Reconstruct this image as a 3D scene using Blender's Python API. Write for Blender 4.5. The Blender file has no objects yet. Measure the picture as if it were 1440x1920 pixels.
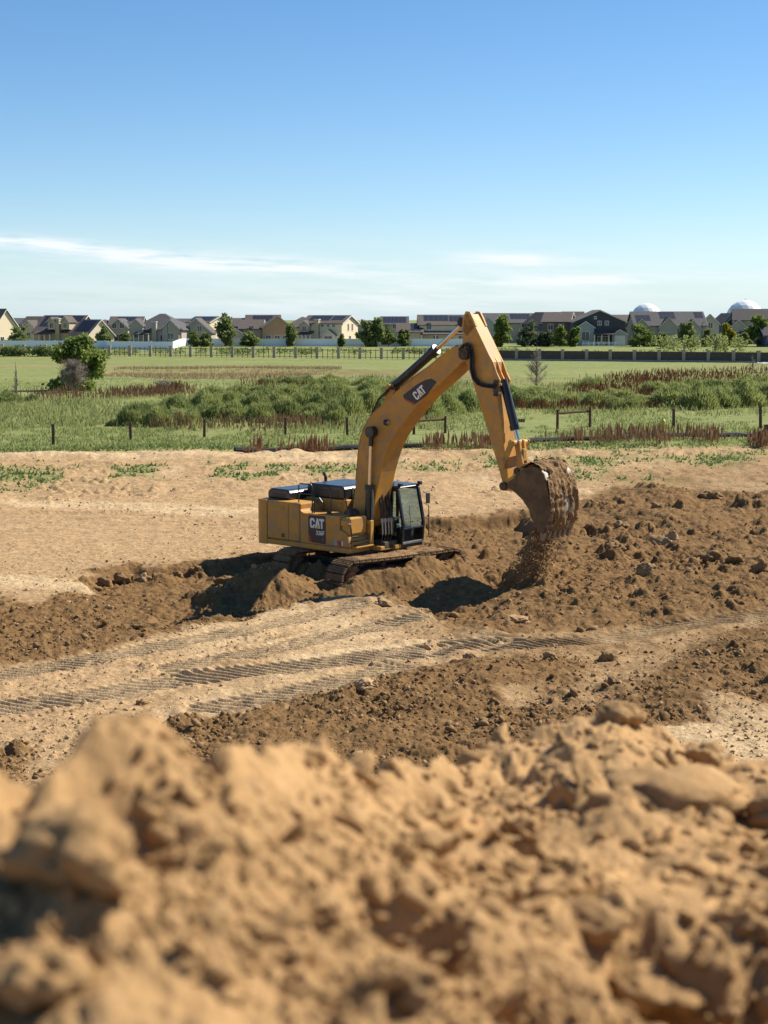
import bpy, bmesh, math, random
import numpy as np
from mathutils import Vector, Matrix

R = math.radians
SC = bpy.context.scene
COL = SC.collection

# ------------------------------------------------------------------ camera
CAM_H = 7.5                       # eye height above the graded dirt (photographer stands on a spoil pile)
PITCH = R(7.15)
FPX = 2885.0                      # focal length in photo pixels (1440 x 1920)
cam_d = bpy.data.cameras.new('camera')
cam = bpy.data.objects.new('camera', cam_d)
COL.objects.link(cam)
cam.location = (0, 0, CAM_H)
cam.rotation_euler = (R(90) - PITCH, 0, 0)
cam_d.sensor_fit = 'VERTICAL'
cam_d.sensor_height = 36
cam_d.sensor_width = 27
cam_d.lens = 36 * FPX / 1920
cam_d.clip_start = 0.02
cam_d.clip_end = 12000
cam_d.dof.use_dof = True
cam_d.dof.focus_distance = 46
cam_d.dof.aperture_fstop = 54.1 / 3.6
SC.camera = cam

# ------------------------------------------------------------------ sky and sun
SUN_AZ = R(62)                    # clockwise from the viewing direction (+Y) towards +X
SUN_EL = R(43)
w = bpy.data.worlds.new('World'); SC.world = w; w.use_nodes = True
nt = w.node_tree; nt.nodes.clear()
N = nt.nodes.new; L = nt.links.new
out = N('ShaderNodeOutputWorld'); bg = N('ShaderNodeBackground'); bg.inputs[1].default_value = 0.076
sky = N('ShaderNodeTexSky'); sky.sky_type = 'NISHITA'; sky.sun_disc = False
sky.sun_elevation = SUN_EL; sky.sun_rotation = SUN_AZ
sky.altitude = 1700; sky.air_density = 1.0; sky.dust_density = 0.3; sky.ozone_density = 3.0
hsv = N('ShaderNodeHueSaturation'); hsv.inputs['Saturation'].default_value = 1.20; hsv.inputs['Value'].default_value = 1.12
L(sky.outputs[0], hsv.inputs['Color'])
# thin high cloud streaks: noise stretched along the horizon, in direction space
tc = N('ShaderNodeTexCoord'); sep = N('ShaderNodeSeparateXYZ'); L(tc.outputs['Generated'], sep.inputs[0])
az = N('ShaderNodeMath'); az.operation = 'ARCTAN2'; L(sep.outputs[0], az.inputs[0]); L(sep.outputs[1], az.inputs[1])
def M(op, a, b=None, c=None, clamp=False):
    n = N('ShaderNodeMath'); n.operation = op; n.use_clamp = clamp
    for i, v in enumerate((a, b, c)):
        if v is None: continue
        if isinstance(v, (int, float)): n.inputs[i].default_value = v
        else: L(v, n.inputs[i])
    return n.outputs[0]
AZ, EL = az.outputs[0], sep.outputs[2]
cx = N('ShaderNodeCombineXYZ'); L(M('MULTIPLY', AZ, 9.0), cx.inputs[0]); L(M('MULTIPLY', M('ADD', EL, M('MULTIPLY', AZ, 0.035)), 95.0), cx.inputs[1])
n1 = N('ShaderNodeTexNoise'); n1.inputs['Scale'].default_value = 1.4; n1.inputs['Detail'].default_value = 7; n1.inputs['Roughness'].default_value = 0.62
L(cx.outputs[0], n1.inputs['Vector'])
def blob(a0, e0, sa, se, tilt):
    # soft elongated cloud patch
    da = M('SUBTRACT', AZ, a0); de = M('SUBTRACT', M('SUBTRACT', EL, e0), M('MULTIPLY', da, tilt))
    q = M('ADD', M('POWER', M('ABSOLUTE', M('DIVIDE', da, sa)), 2.0), M('POWER', M('ABSOLUTE', M('DIVIDE', de, se)), 2.0))
    return M('POWER', 2.718, M('MULTIPLY', q, -1.0))
b = M('MULTIPLY', blob(-0.115, 0.0365, 0.095, 0.0052, -0.06), 1.6)
b = M('ADD', b, M('MULTIPLY', blob(-0.215, 0.047, 0.055, 0.0035, -0.09), 1.2))
b = M('ADD', b, M('MULTIPLY', blob(0.11, 0.0245, 0.075, 0.0032, 0.0), 1.3))
b = M('ADD', b, M('MULTIPLY', blob(0.085, 0.037, 0.04, 0.005, 0.0), 1.1))
b = M('ADD', b, M('MULTIPLY', blob(0.0, 0.012, 0.12, 0.0085, 0.0), 0.55))
band = M('MULTIPLY', M('POWER', 2.718, M('MULTIPLY', M('POWER', M('ABSOLUTE', M('DIVIDE', M('SUBTRACT', EL, 0.02), 0.028)), 2.0), -1.0)), 0.22)
b = M('ADD', b, band)
cl = M('MULTIPLY', b, M('MULTIPLY', M('SUBTRACT', n1.outputs[0], 0.36), 4.2, clamp=True), clamp=True)
mix = N('ShaderNodeMix'); mix.data_type = 'RGBA'
hz = N('ShaderNodeMix'); hz.data_type = 'RGBA'           # pale summer haze low in the sky, the same all round
L(M('MULTIPLY', M('POWER', 2.718, M('MULTIPLY', M('ABSOLUTE', EL), -25.0)), 0.72), hz.inputs['Factor']); L(hsv.outputs[0], hz.inputs['A']); hz.inputs['B'].default_value = (4.3, 5.9, 7.3, 1)
L(M('MULTIPLY', cl, 1.0, clamp=True), mix.inputs['Factor']); L(hz.outputs['Result'], mix.inputs['A']); mix.inputs['B'].default_value = (7.9, 8.4, 8.8, 1)
L(mix.outputs['Result'], bg.inputs[0]); L(bg.outputs[0], out.inputs[0])

sun_d = bpy.data.lights.new('sun', 'SUN'); sun_d.energy = 5.0; sun_d.angle = R(0.5); sun_d.color = (1.0, 0.92, 0.79)
sun = bpy.data.objects.new('sun', sun_d); COL.objects.link(sun)
SDIR = Vector((math.sin(SUN_AZ) * math.cos(SUN_EL), math.cos(SUN_AZ) * math.cos(SUN_EL), math.sin(SUN_EL)))
sun.rotation_euler = SDIR.to_track_quat('Z', 'Y').to_euler()
SC.view_settings.view_transform = 'Standard'; SC.view_settings.look = 'None'
SC.view_settings.exposure = 0.66; SC.view_settings.gamma = 1.0; SC.view_settings.use_curve_mapping = False
SC.cycles.max_bounces = 6; SC.cycles.transparent_max_bounces = 12

# ------------------------------------------------------------------ surveying helpers: photo measurement -> place
_cp, _sp = math.cos(PITCH), math.sin(PITCH)
def ray(px, py):
    u = (px - 720) / FPX; v = (960 - py) / FPX
    return (u, _cp + v * _sp, -_sp + v * _cp)
def gp(px, py, z=0.0):
    d = ray(px, py); t = (z - CAM_H) / d[2]
    return (d[0] * t, d[1] * t)
def at(px, py, Y):
    d = ray(px, py); t = Y / d[1]
    return Vector((d[0] * t, Y, CAM_H + d[2] * t))

# ------------------------------------------------------------------ mesh helpers
def tag(o, label=None, cat=None, group=None, kind=None):
    if label: o['label'] = label
    if cat: o['category'] = cat
    if group: o['group'] = group
    if kind: o['kind'] = kind
    return o
def empty(name, loc=(0, 0, 0), rz=0.0):
    o = bpy.data.objects.new(name, None); COL.objects.link(o)
    o.location = loc; o.rotation_euler = (0, 0, rz); o.empty_display_size = 0.2
    return o
def link(name, me, mat=None, parent=None, loc=None, rz=0.0):
    o = bpy.data.objects.new(name, me); COL.objects.link(o)
    if mat is not None:
        me.materials.clear(); me.materials.append(mat)
    if parent: o.parent = parent
    if loc is not None: o.location = loc
    if rz: o.rotation_euler = (0, 0, rz)
    return o
def np_mesh(name, v, f, smooth=False, attrs=None):
    """v (n,3), f (m,k) with k 3 or 4"""
    me = bpy.data.meshes.new(name)
    v = np.asarray(v, np.float32); f = np.asarray(f, np.int32); k = f.shape[1]
    me.vertices.add(len(v)); me.vertices.foreach_set('co', v.ravel())
    me.loops.add(f.size); me.loops.foreach_set('vertex_index', f.ravel())
    me.polygons.add(len(f)); me.polygons.foreach_set('loop_start', np.arange(0, f.size, k, dtype=np.int32))
    me.update(calc_edges=True)
    if smooth: me.polygons.foreach_set('use_smooth', np.ones(len(f), bool))
    for an, av in (attrs or {}).items():
        a = me.attributes.new(an, 'FLOAT', 'POINT'); a.data.foreach_set('value', np.asarray(av, np.float32))
    return me
class MB:
    def __init__(s): s.v = []; s.f = []
    def add(s, v, f):
        o = len(s.v); s.v += [tuple(p) for p in v]; s.f += [tuple(i + o for i in q) for q in f]; return s
    def box(s, x0, x1, y0, y1, z0, z1, M4=None):
        v = [(x, y, z) for x in (x0, x1) for y in (y0, y1) for z in (z0, z1)]
        if M4 is not None: v = [M4 @ Vector(p) for p in v]
        return s.add(v, [(0, 1, 3, 2), (4, 6, 7, 5), (0, 4, 5, 1), (2, 3, 7, 6), (0, 2, 6, 4), (1, 5, 7, 3)])
    def prism(s, prof, y0, y1):
        """outline in (x, z), extruded in y"""
        n = len(prof); v = [(x, y0, z) for x, z in prof] + [(x, y1, z) for x, z in prof]
        f = [tuple(range(n)), tuple(range(2 * n - 1, n - 1, -1))] + [(i, i + n, (i + 1) % n + n, (i + 1) % n) for i in range(n)]
        return s.add(v, f)
    def plan(s, pts, z0, z1):
        n = len(pts); v = [(x, y, z0) for x, y in pts] + [(x, y, z1) for x, y in pts]
        f = [tuple(range(n - 1, -1, -1)), tuple(range(n, 2 * n))] + [(i, (i + 1) % n, (i + 1) % n + n, i + n) for i in range(n)]
        return s.add(v, f)
    def tube(s, pts, r, n=8, cap=True):
        pts = [Vector(p) for p in pts]; rs = r if isinstance(r, (list, tuple)) else [r] * len(pts)
        v = []; f = []; ref = None
        for i, p in enumerate(pts):
            t = (pts[min(i + 1, len(pts) - 1)] - pts[max(i - 1, 0)]).normalized()
            if ref is None or abs(ref.dot(t)) > 0.98:
                ref = Vector((0, 0, 1)) if abs(t.z) < 0.9 else Vector((1, 0, 0))
            a = t.cross(ref).normalized(); b2 = t.cross(a).normalized(); ref = a.cross(t) if False else ref
            for k in range(n):
                q = 2 * math.pi * k / n
                v.append(p + (a * math.cos(q) + b2 * math.sin(q)) * rs[i])
        for i in range(len(pts) - 1):
            for k in range(n):
                f.append((i * n + k, i * n + (k + 1) % n, (i + 1) * n + (k + 1) % n, (i + 1) * n + k))
        if cap:
            f.append(tuple(range(n - 1, -1, -1))); f.append(tuple(range((len(pts) - 1) * n, len(pts) * n)))
        return s.add(v, f)
    def poly(s, pts): return s.add(pts, [tuple(range(len(pts)))])
    def mesh(s, name):
        me = bpy.data.meshes.new(name); me.from_pydata([tuple(p) for p in s.v], [], s.f)
        bm = bmesh.new(); bm.from_mesh(me); bmesh.ops.recalc_face_normals(bm, faces=bm.faces); bm.to_mesh(me); bm.free()
        return me
    def build(s, name, mat, parent=None, bevel=0, smooth=False, loc=None, rz=0.0):
        me = s.mesh(name)
        o = link(name, me, mat, parent, loc, rz)
        if smooth:
            for p in me.polygons: p.use_smooth = True
            m = o.modifiers.new('edge', 'EDGE_SPLIT'); m.split_angle = R(40)
        if bevel:
            m = o.modifiers.new('bevel', 'BEVEL'); m.width = bevel; m.segments = 2; m.limit_method = 'ANGLE'; m.angle_limit = R(35)
            m.harden_normals = False
        return o
def copy_tree(o, parent=None):
    c = o.copy(); COL.objects.link(c)
    if parent is not None: c.parent = parent
    for ch in list(o.children):
        d = copy_tree(ch, c)
    return c

# ------------------------------------------------------------------ noise (numpy)
def _h(ix, iy, s):
    n = ix * np.uint32(374761393) + iy * np.uint32(668265263) + np.uint32((s * 1446650057) & 0xffffffff)
    n = (n ^ (n >> np.uint32(13))) * np.uint32(1274126177)
    n = (n ^ (n >> np.uint32(16))) * np.uint32(1911520717)
    return ((n ^ (n >> np.uint32(15))) & np.uint32(0xfffff)).astype(np.float32) * np.float32(1.0 / 0xfffff)
def _u(a): return a.astype(np.int32).view(np.uint32)
ONE = np.uint32(1)
def vn(x, y, s=0):
    fx0 = np.floor(x); fy0 = np.floor(y); fx = (x - fx0).astype(np.float32); fy = (y - fy0).astype(np.float32); ix = _u(fx0); iy = _u(fy0)
    u = fx * fx * (3 - 2 * fx); v = fy * fy * (3 - 2 * fy)
    a = _h(ix, iy, s); b_ = _h(ix + ONE, iy, s); c = _h(ix, iy + ONE, s); d = _h(ix + ONE, iy + ONE, s)
    a += (b_ - a) * u; c += (d - c) * u
    return (a + (c - a) * v) * 2 - 1
def fbm(x, y, o=4, s=0, g=0.5):
    t = 0; a = 1.0; k = 1.0; tot = 0
    for i in range(o):
        t = t + a * vn(x * k * 0.8 + y * k * 0.6 + i * 7.3, -x * k * 0.6 + y * k * 0.8 + i * 3.1, s + i * 17); tot += a; a *= g; k *= 2.03
    return t / tot
def lumps(x, y, cell, s, r0, r1, dens=1.0, shp=0.5):
    """clods: rounded caps of random size on a jittered lattice; height in units of cell"""
    x = (x / cell); y = (y / cell); fx0 = np.floor(x); fy0 = np.floor(y); ix = _u(fx0); iy = _u(fy0)
    rx = (x - fx0).astype(np.float32); ry = (y - fy0).astype(np.float32); out_ = np.zeros_like(rx)
    for dx in (-1, 0, 1):
        for dy in (-1, 0, 1):
            jx = ix + np.uint32(dx & 0xffffffff); jy = iy + np.uint32(dy & 0xffffffff)
            q = _h(jx, jy, s + 2); rr = r0 + (r1 - r0) * q * q
            if dens < 1: rr = np.where(_h(jx, jy, s + 3) < dens, rr, np.float32(1e-6))
            px_ = rx - (dx + _h(jx, jy, s)); py_ = ry - (dy + _h(jx, jy, s + 1))
            an = q * 50.0; ca = np.cos(an); sa = np.sin(an); el = 0.7 + 0.6 * ((q * 37) % 1.0)
            d2 = ((px_ * ca + py_ * sa) * el) ** 2 + ((py_ * ca - px_ * sa) / el) ** 2
            hh = np.sqrt(np.maximum(rr * rr - d2, 0.0)) if shp == 0.5 else np.power(np.maximum(rr * rr - d2, 0.0), shp) * np.power(rr, 1 - 2 * shp)
            np.maximum(out_, hh, out=out_)
    return out_ * cell
def ss(a, b_, x):
    t = np.clip((x - a) / (b_ - a), 0, 1); return t * t * (3 - 2 * t)
def pmask(x, y, poly, soft):
    """soft inside mask of a polygon"""
    n = len(poly); ins = np.zeros(x.shape, bool); d2 = np.full(x.shape, 1e18)
    for i in range(n):
        x0, y0 = poly[i]; x1, y1 = poly[(i + 1) % n]
        ins ^= ((y0 > y) != (y1 > y)) & (x < (x1 - x0) * (y - y0) / ((y1 - y0) if y1 != y0 else 1e-9) + x0)
        ex, ey = x1 - x0, y1 - y0; t = np.clip(((x - x0) * ex + (y - y0) * ey) / (ex * ex + ey * ey + 1e-12), 0, 1)
        d2 = np.minimum(d2, (x - x0 - t * ex) ** 2 + (y - y0 - t * ey) ** 2)
    sd = np.sqrt(d2) * np.where(ins, 1, -1)
    return ss(-soft, soft, sd)
def along(x, y, line):
    """(distance along, signed lateral offset, end mask) to a polyline"""
    best = np.full(x.shape, 1e18); S = np.zeros_like(x); La = np.zeros_like(x); acc = 0.0
    for (x0, y0), (x1, y1) in zip(line[:-1], line[1:]):
        ex, ey = x1 - x0, y1 - y0; ln = math.hypot(ex, ey); t = np.clip(((x - x0) * ex + (y - y0) * ey) / ln ** 2, 0, 1)
        d2 = (x - x0 - t * ex) ** 2 + (y - y0 - t * ey) ** 2
        m = d2 < best; best = np.where(m, d2, best)
        S = np.where(m, acc + ((x - x0) * ex + (y - y0) * ey) / ln, S); La = np.where(m, (-(x - x0) * ey + (y - y0) * ex) / ln, La)
        acc += ln
    return S, La, np.sqrt(best)

# ------------------------------------------------------------------ materials
MATS = {}
def nodes(name):
    m = bpy.data.materials.new(name); m.use_nodes = True; t = m.node_tree
    return m, t, t.nodes['Principled BSDF'], t.nodes.new, t.links.new
def mat(name, col, rough=0.6, var=0.12, scale=3.0, metal=0.0, bump=0.0, bscale=40.0, dirt=None, dirt_amt=0.0, dscale=2.0, coat=0.0, spec=0.5):
    if name in MATS: return MATS[name]
    m, t, p, Nn, Ll = nodes(name)
    p.inputs['Roughness'].default_value = rough; p.inputs['Metallic'].default_value = metal
    p.inputs['Specular IOR Level'].default_value = spec
    if coat: p.inputs['Coat Weight'].default_value = coat; p.inputs['Coat Roughness'].default_value = 0.25
    g = Nn('ShaderNodeTexCoord'); n = Nn('ShaderNodeTexNoise'); n.inputs['Scale'].default_value = scale; n.inputs['Detail'].default_value = 6
    Ll(g.outputs['Object'], n.inputs['Vector'])
    r = Nn('ShaderNodeValToRGB'); r.color_ramp.elements[0].position = 0.3; r.color_ramp.elements[1].position = 0.7
    r.color_ramp.elements[0].color = tuple(c * (1 - var) for c in col) + (1,); r.color_ramp.elements[1].color = tuple(min(1, c * (1 + var)) for c in col) + (1,)
    Ll(n.outputs[0], r.inputs[0]); src = r.outputs[0]
    if dirt is not None:
        n2 = Nn('ShaderNodeTexNoise'); n2.inputs['Scale'].default_value = dscale; n2.inputs['Detail'].default_value = 9; n2.inputs['Roughness'].default_value = 0.68
        Ll(g.outputs['Object'], n2.inputs['Vector'])
        r2 = Nn('ShaderNodeValToRGB'); r2.color_ramp.elements[0].position = 0.62 - dirt_amt * 0.5; r2.color_ramp.elements[1].position = 0.86 - dirt_amt * 0.5
        Ll(n2.outputs[0], r2.inputs[0])
        mx = Nn('ShaderNodeMix'); mx.data_type = 'RGBA'; mx.inputs['B'].default_value = tuple(dirt) + (1,)
        Ll(r2.outputs[0], mx.inputs['Factor']); Ll(src, mx.inputs['A']); src = mx.outputs['Result']
    Ll(src, p.inputs['Base Color'])
    if bump:
        nb = Nn('ShaderNodeTexNoise'); nb.inputs['Scale'].default_value = bscale; nb.inputs['Detail'].default_value = 6
        Ll(g.outputs['Object'], nb.inputs['Vector'])
        bp = Nn('ShaderNodeBump'); bp.inputs['Strength'].default_value = bump; bp.inputs['Distance'].default_value = 0.05
        Ll(nb.outputs[0], bp.inputs['Height']); Ll(bp.outputs[0], p.inputs['Normal'])
    MATS[name] = m
    return m
def leaf_mat(name, c0, c1, scale=0.8, trans=0.35):
    """foliage: colour varies from clump to clump; thin leaves pass some light"""
    if name in MATS: return MATS[name]
    m, t, p, Nn, Ll = nodes(name)
    p.inputs['Roughness'].default_value = 0.65; p.inputs['Specular IOR Level'].default_value = 0.25
    g = Nn('ShaderNodeNewGeometry'); n = Nn('ShaderNodeTexNoise'); n.inputs['Scale'].default_value = scale; n.inputs['Detail'].default_value = 3
    Ll(g.outputs['Position'], n.inputs['Vector'])
    ad = Nn('ShaderNodeMath'); ad.operation = 'MULTIPLY_ADD'; ad.inputs[1].default_value = 0.45; Ll(g.outputs['Random Per Island'], ad.inputs[0])
    sc = Nn('ShaderNodeMath'); sc.operation = 'MULTIPLY_ADD'; sc.inputs[1].default_value = 1.6; sc.inputs[2].default_value = -0.55; Ll(n.outputs[0], sc.inputs[0]); Ll(sc.outputs[0], ad.inputs[2])
    mx = Nn('ShaderNodeMix'); mx.data_type = 'RGBA'; mx.clamp_factor = True; mx.inputs['A'].default_value = tuple(c0) + (1,); mx.inputs['B'].default_value = tuple(c1) + (1,)
    Ll(ad.outputs[0], mx.inputs['Factor']); Ll(mx.outputs['Result'], p.inputs['Base Color'])
    tr = Nn('ShaderNodeBsdfTranslucent'); Ll(mx.outputs['Result'], tr.inputs[0])
    ms = Nn('ShaderNodeMixShader'); ms.inputs[0].default_value = trans
    Ll(p.outputs[0], ms.inputs[1]); Ll(tr.outputs[0], ms.inputs[2]); Ll(ms.outputs[0], t.nodes['Material Output'].inputs[0])
    MATS[name] = m
    return m

DRY = (0.51, 0.345, 0.186); PALE = (0.63, 0.465, 0.272); WET = (0.132, 0.073, 0.029); WET2 = (0.255, 0.152, 0.064)
def soil_material(name, kind):
    m, t, p, Nn, Ll = nodes(name)
    p.inputs['Roughness'].default_value = 0.95; p.inputs['Specular IOR Level'].default_value = 0.12
    geo = Nn('ShaderNodeNewGeometry')
    def noise(s, d=6, r=0.6):
        n = Nn('ShaderNodeTexNoise'); n.inputs['Scale'].default_value = s; n.inputs['Detail'].default_value = d; n.inputs['Roughness'].default_value = r
        Ll(geo.outputs['Position'], n.inputs['Vector']); return n.outputs[0]
    def ramp(f, c0, c1, p0=0.3, p1=0.7):
        r = Nn('ShaderNodeValToRGB'); e = r.color_ramp.elements; e[0].position = p0; e[1].position = p1; e[0].color = tuple(c0) + (1,); e[1].color = tuple(c1) + (1,)
        Ll(f, r.inputs[0]); return r.outputs[0]
    def mixc(f, a, b_):
        x = Nn('ShaderNodeMix'); x.data_type = 'RGBA'; x.clamp_factor = True
        Ll(f, x.inputs['Factor']) if not isinstance(f, float) else setattr(x.inputs['Factor'], 'default_value', f)
        Ll(a, x.inputs['A']); Ll(b_, x.inputs['B']); return x.outputs['Result']
    def attr(n):
        a = Nn('ShaderNodeAttribute'); a.attribute_name = n; return a.outputs['Fac']
    sc = {'ground': 1.0, 'mound': 12.0, 'clod': 3.0}[kind]
    dry = ramp(noise(2.2 * sc), [c * 0.80 for c in DRY], [c * 1.14 for c in DRY])
    wet = ramp(noise(3.5 * sc), WET, WET2)
    if kind == 'mound':
        MO = (0.42, 0.258, 0.116)
        col = ramp(noise(16), [c * 0.78 for c in MO], [c * 1.18 for c in MO])
        col = mixc(ramp(noise(120), (0, 0, 0), (0.35, 0.35, 0.35), 0.5, 0.8), col, ramp(noise(50), (0.36, 0.22, 0.10), (0.62, 0.44, 0.27)))
    elif kind == 'clod':
        col = mixc(attr('moist'), dry, wet)
    else:
        pal = ramp(noise(5.0), [c * 0.9 for c in PALE], [c * 1.08 for c in PALE])
        col = mixc(attr('pale'), dry, pal)
        crumb = ramp(noise(14.0, 5, 0.75), (0.60, 0.60, 0.60), (1.12, 1.10, 1.06), 0.36, 0.62)
        mm = Nn('ShaderNodeMix'); mm.data_type = 'RGBA'; mm.blend_type = 'MULTIPLY'; mm.inputs['Factor'].default_value = 0.75; Ll(col, mm.inputs['A']); Ll(crumb, mm.inputs['B']); col = mm.outputs['Result']
        crumb2 = ramp(noise(3.6, 7, 0.82), (0.58, 0.55, 0.50), (1.10, 1.09, 1.07), 0.40, 0.60)
        mm = Nn('ShaderNodeMix'); mm.data_type = 'RGBA'; mm.blend_type = 'MULTIPLY'; mm.inputs['Factor'].default_value = 0.62; Ll(col, mm.inputs['A']); Ll(crumb2, mm.inputs['B']); col = mm.outputs['Result']
        col = mixc(attr('moist'), col, wet)
        gr = ramp(noise(0.09, 5), (0.160, 0.195, 0.048), (0.285, 0.275, 0.105), 0.35, 0.68)
        gr2 = ramp(noise(0.9, 6, 0.7), (0.110, 0.152, 0.040), (0.300, 0.315, 0.130), 0.34, 0.7)
        gr = mixc(0.55, gr, gr2)
        col = mixc(attr('grass'), col, gr)
        straw = ramp(noise(0.7, 6), (0.20, 0.145, 0.075), (0.34, 0.25, 0.13))
        col = mixc(attr('straw'), col, straw)
    Ll(col, p.inputs['Base Color'])
    bp = Nn('ShaderNodeBump'); bp.inputs['Strength'].default_value = {'ground': 1.0, 'mound': 0.65, 'clod': 0.9}[kind]
    bp.inputs['Distance'].default_value = {'ground': 0.05, 'mound': 0.005, 'clod': 0.03}[kind]
    Ll(noise({'ground': 9.0, 'mound': 130, 'clod': 22}[kind], 8, 0.7), bp.inputs['Height']); Ll(bp.outputs[0], p.inputs['Normal'])
    return m
M_SOIL = soil_material('soil', 'ground'); M_MOUND = soil_material('mound_soil', 'mound'); M_CLOD = soil_material('clod_soil', 'clod')

# ------------------------------------------------------------------ terrain
def G(*pts): return [gp(a, b_) for a, b_ in pts]
PIT = G((470, 1050), (560, 1040), (680, 1010), (800, 979), (900, 972), (985, 968), (1010, 1000), (985, 1085), (905, 1160), (830, 1165), (740, 1112), (650, 1112),
        (560, 1120), (430, 1165), (300, 1160), (200, 1120), (150, 1085), (240, 1070), (400, 1058))
MOIST = [G((-80, 1135), (60, 1128), (150, 1112), (270, 1118), (180, 1085), (150, 1072), (240, 1062), (420, 1050), (560, 1036), (680, 1005), (800, 974), (960, 962), (1060, 948), (1160, 915), (1300, 940), (1520, 925),
           (1520, 1150), (1400, 1160), (1250, 1175), (1100, 1195), (900, 1195), (800, 1165), (700, 1120), (620, 1125), (430, 1160), (330, 1190), (150, 1225), (-80, 1265)),
         G((250, 1372), (400, 1335), (520, 1318), (640, 1302), (740, 1272), (860, 1232), (1000, 1225), (1120, 1240), (1130, 1270), (960, 1300), (960, 1330), (1150, 1315), (1240, 1250), (1330, 1190), (1520, 1160),
           (1520, 1330), (1330, 1330), (1250, 1390), (1150, 1480), (500, 1480), (300, 1420)),
         G((-80, 1400), (40, 1385), (60, 1500), (-80, 1520))]
HALF = G((790, 1172), (1000, 1165), (1520, 1135), (1520, 1345), (1240, 1350), (1000, 1345), (870, 1250))
TRED = G((1130, 905), (1250, 880), (1520, 850), (1520, 930), (1300, 945))
SPOIL = G((965, 1085), (985, 1020), (1090, 965), (1200, 925), (1330, 935), (1540, 930), (1540, 1130), (1300, 1160), (1120, 1165), (1000, 1150))
FRONT = G((640, 1120), (740, 1125), (830, 1168), (930, 1140), (1000, 1120), (1060, 1170), (900, 1200), (780, 1180), (660, 1150))
NEARH = G((420, 1350), (620, 1305), (860, 1245), (1050, 1240), (1100, 1275), (900, 1340), (700, 1380), (480, 1400))
RIGHTH = G((1190, 1290), (1330, 1210), (1540, 1165), (1540, 1330), (1300, 1340))
TRK = [(G((-90, 1282), (150, 1240), (400, 1192), (560, 1160), (655, 1140)), 0.40, 0.24),
       (G((330, 1248), (520, 1215), (720, 1174), (800, 1166)), 0.38, 0.22),
       (G((-90, 1336), (160, 1302), (330, 1272), (560, 1247), (760, 1224), (915, 1205)), 0.50, 0.26),
       (G((390, 1322), (520, 1300), (640, 1276), (730, 1254)), 0.40, 0.26),
       (G((840, 1218), (1000, 1208), (1150, 1199), (1270, 1174), (1500, 1148)), 0.42, 0.26)]
PALES = [(G((520, 1208), (640, 1188), (795, 1167)), 0.30), (G((540, 1240), (760, 1218), (915, 1200)), 0.34), (G((1150, 1200), (1270, 1175), (1500, 1148)), 0.35),
         (G((-60, 943), (160, 948), (330, 957), (430, 960), (480, 958)), 1.1), (G((-60, 1088), (60, 1092), (200, 1105)), 0.9), (G((430, 1330), (300, 1345)), 0.25),
         (G((200, 1110), (270, 1098)), 0.3), (G((-60, 856), (200, 858), (430, 858), (640, 862)), 1.6), (G((1330, 1360), (1520, 1395)), 1.5)]
NTRK = [gp(615, 1128, -.40), gp(740, 1112, -.40), gp(850, 1085, -.40)]; WEEDS = [G((-60, 880), (130, 884), (300, 868), (460, 872), (470, 890), (330, 898), (200, 896), (60, 914), (-60, 918)), G((520, 882), (700, 868), (840, 862), (980, 856), (980, 880), (760, 886), (600, 892)), G((1040, 852), (1180, 850), (1205, 868), (1180, 896), (1090, 900)), G((1180, 908), (1220, 906), (1225, 922), (1180, 922)), G((1240, 862), (1350, 856), (1480, 850), (1480, 864), (1300, 880))]; M1c = gp(505, 1092); M2c = gp(985, 1082); HOLE = gp(862, 1124)
TRC = gp(350, 690)
BANK = [(-30.0, 214.0), (-18.0, 216.0), (-10.0, 212.0), (4.0, 205.0)]

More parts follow.
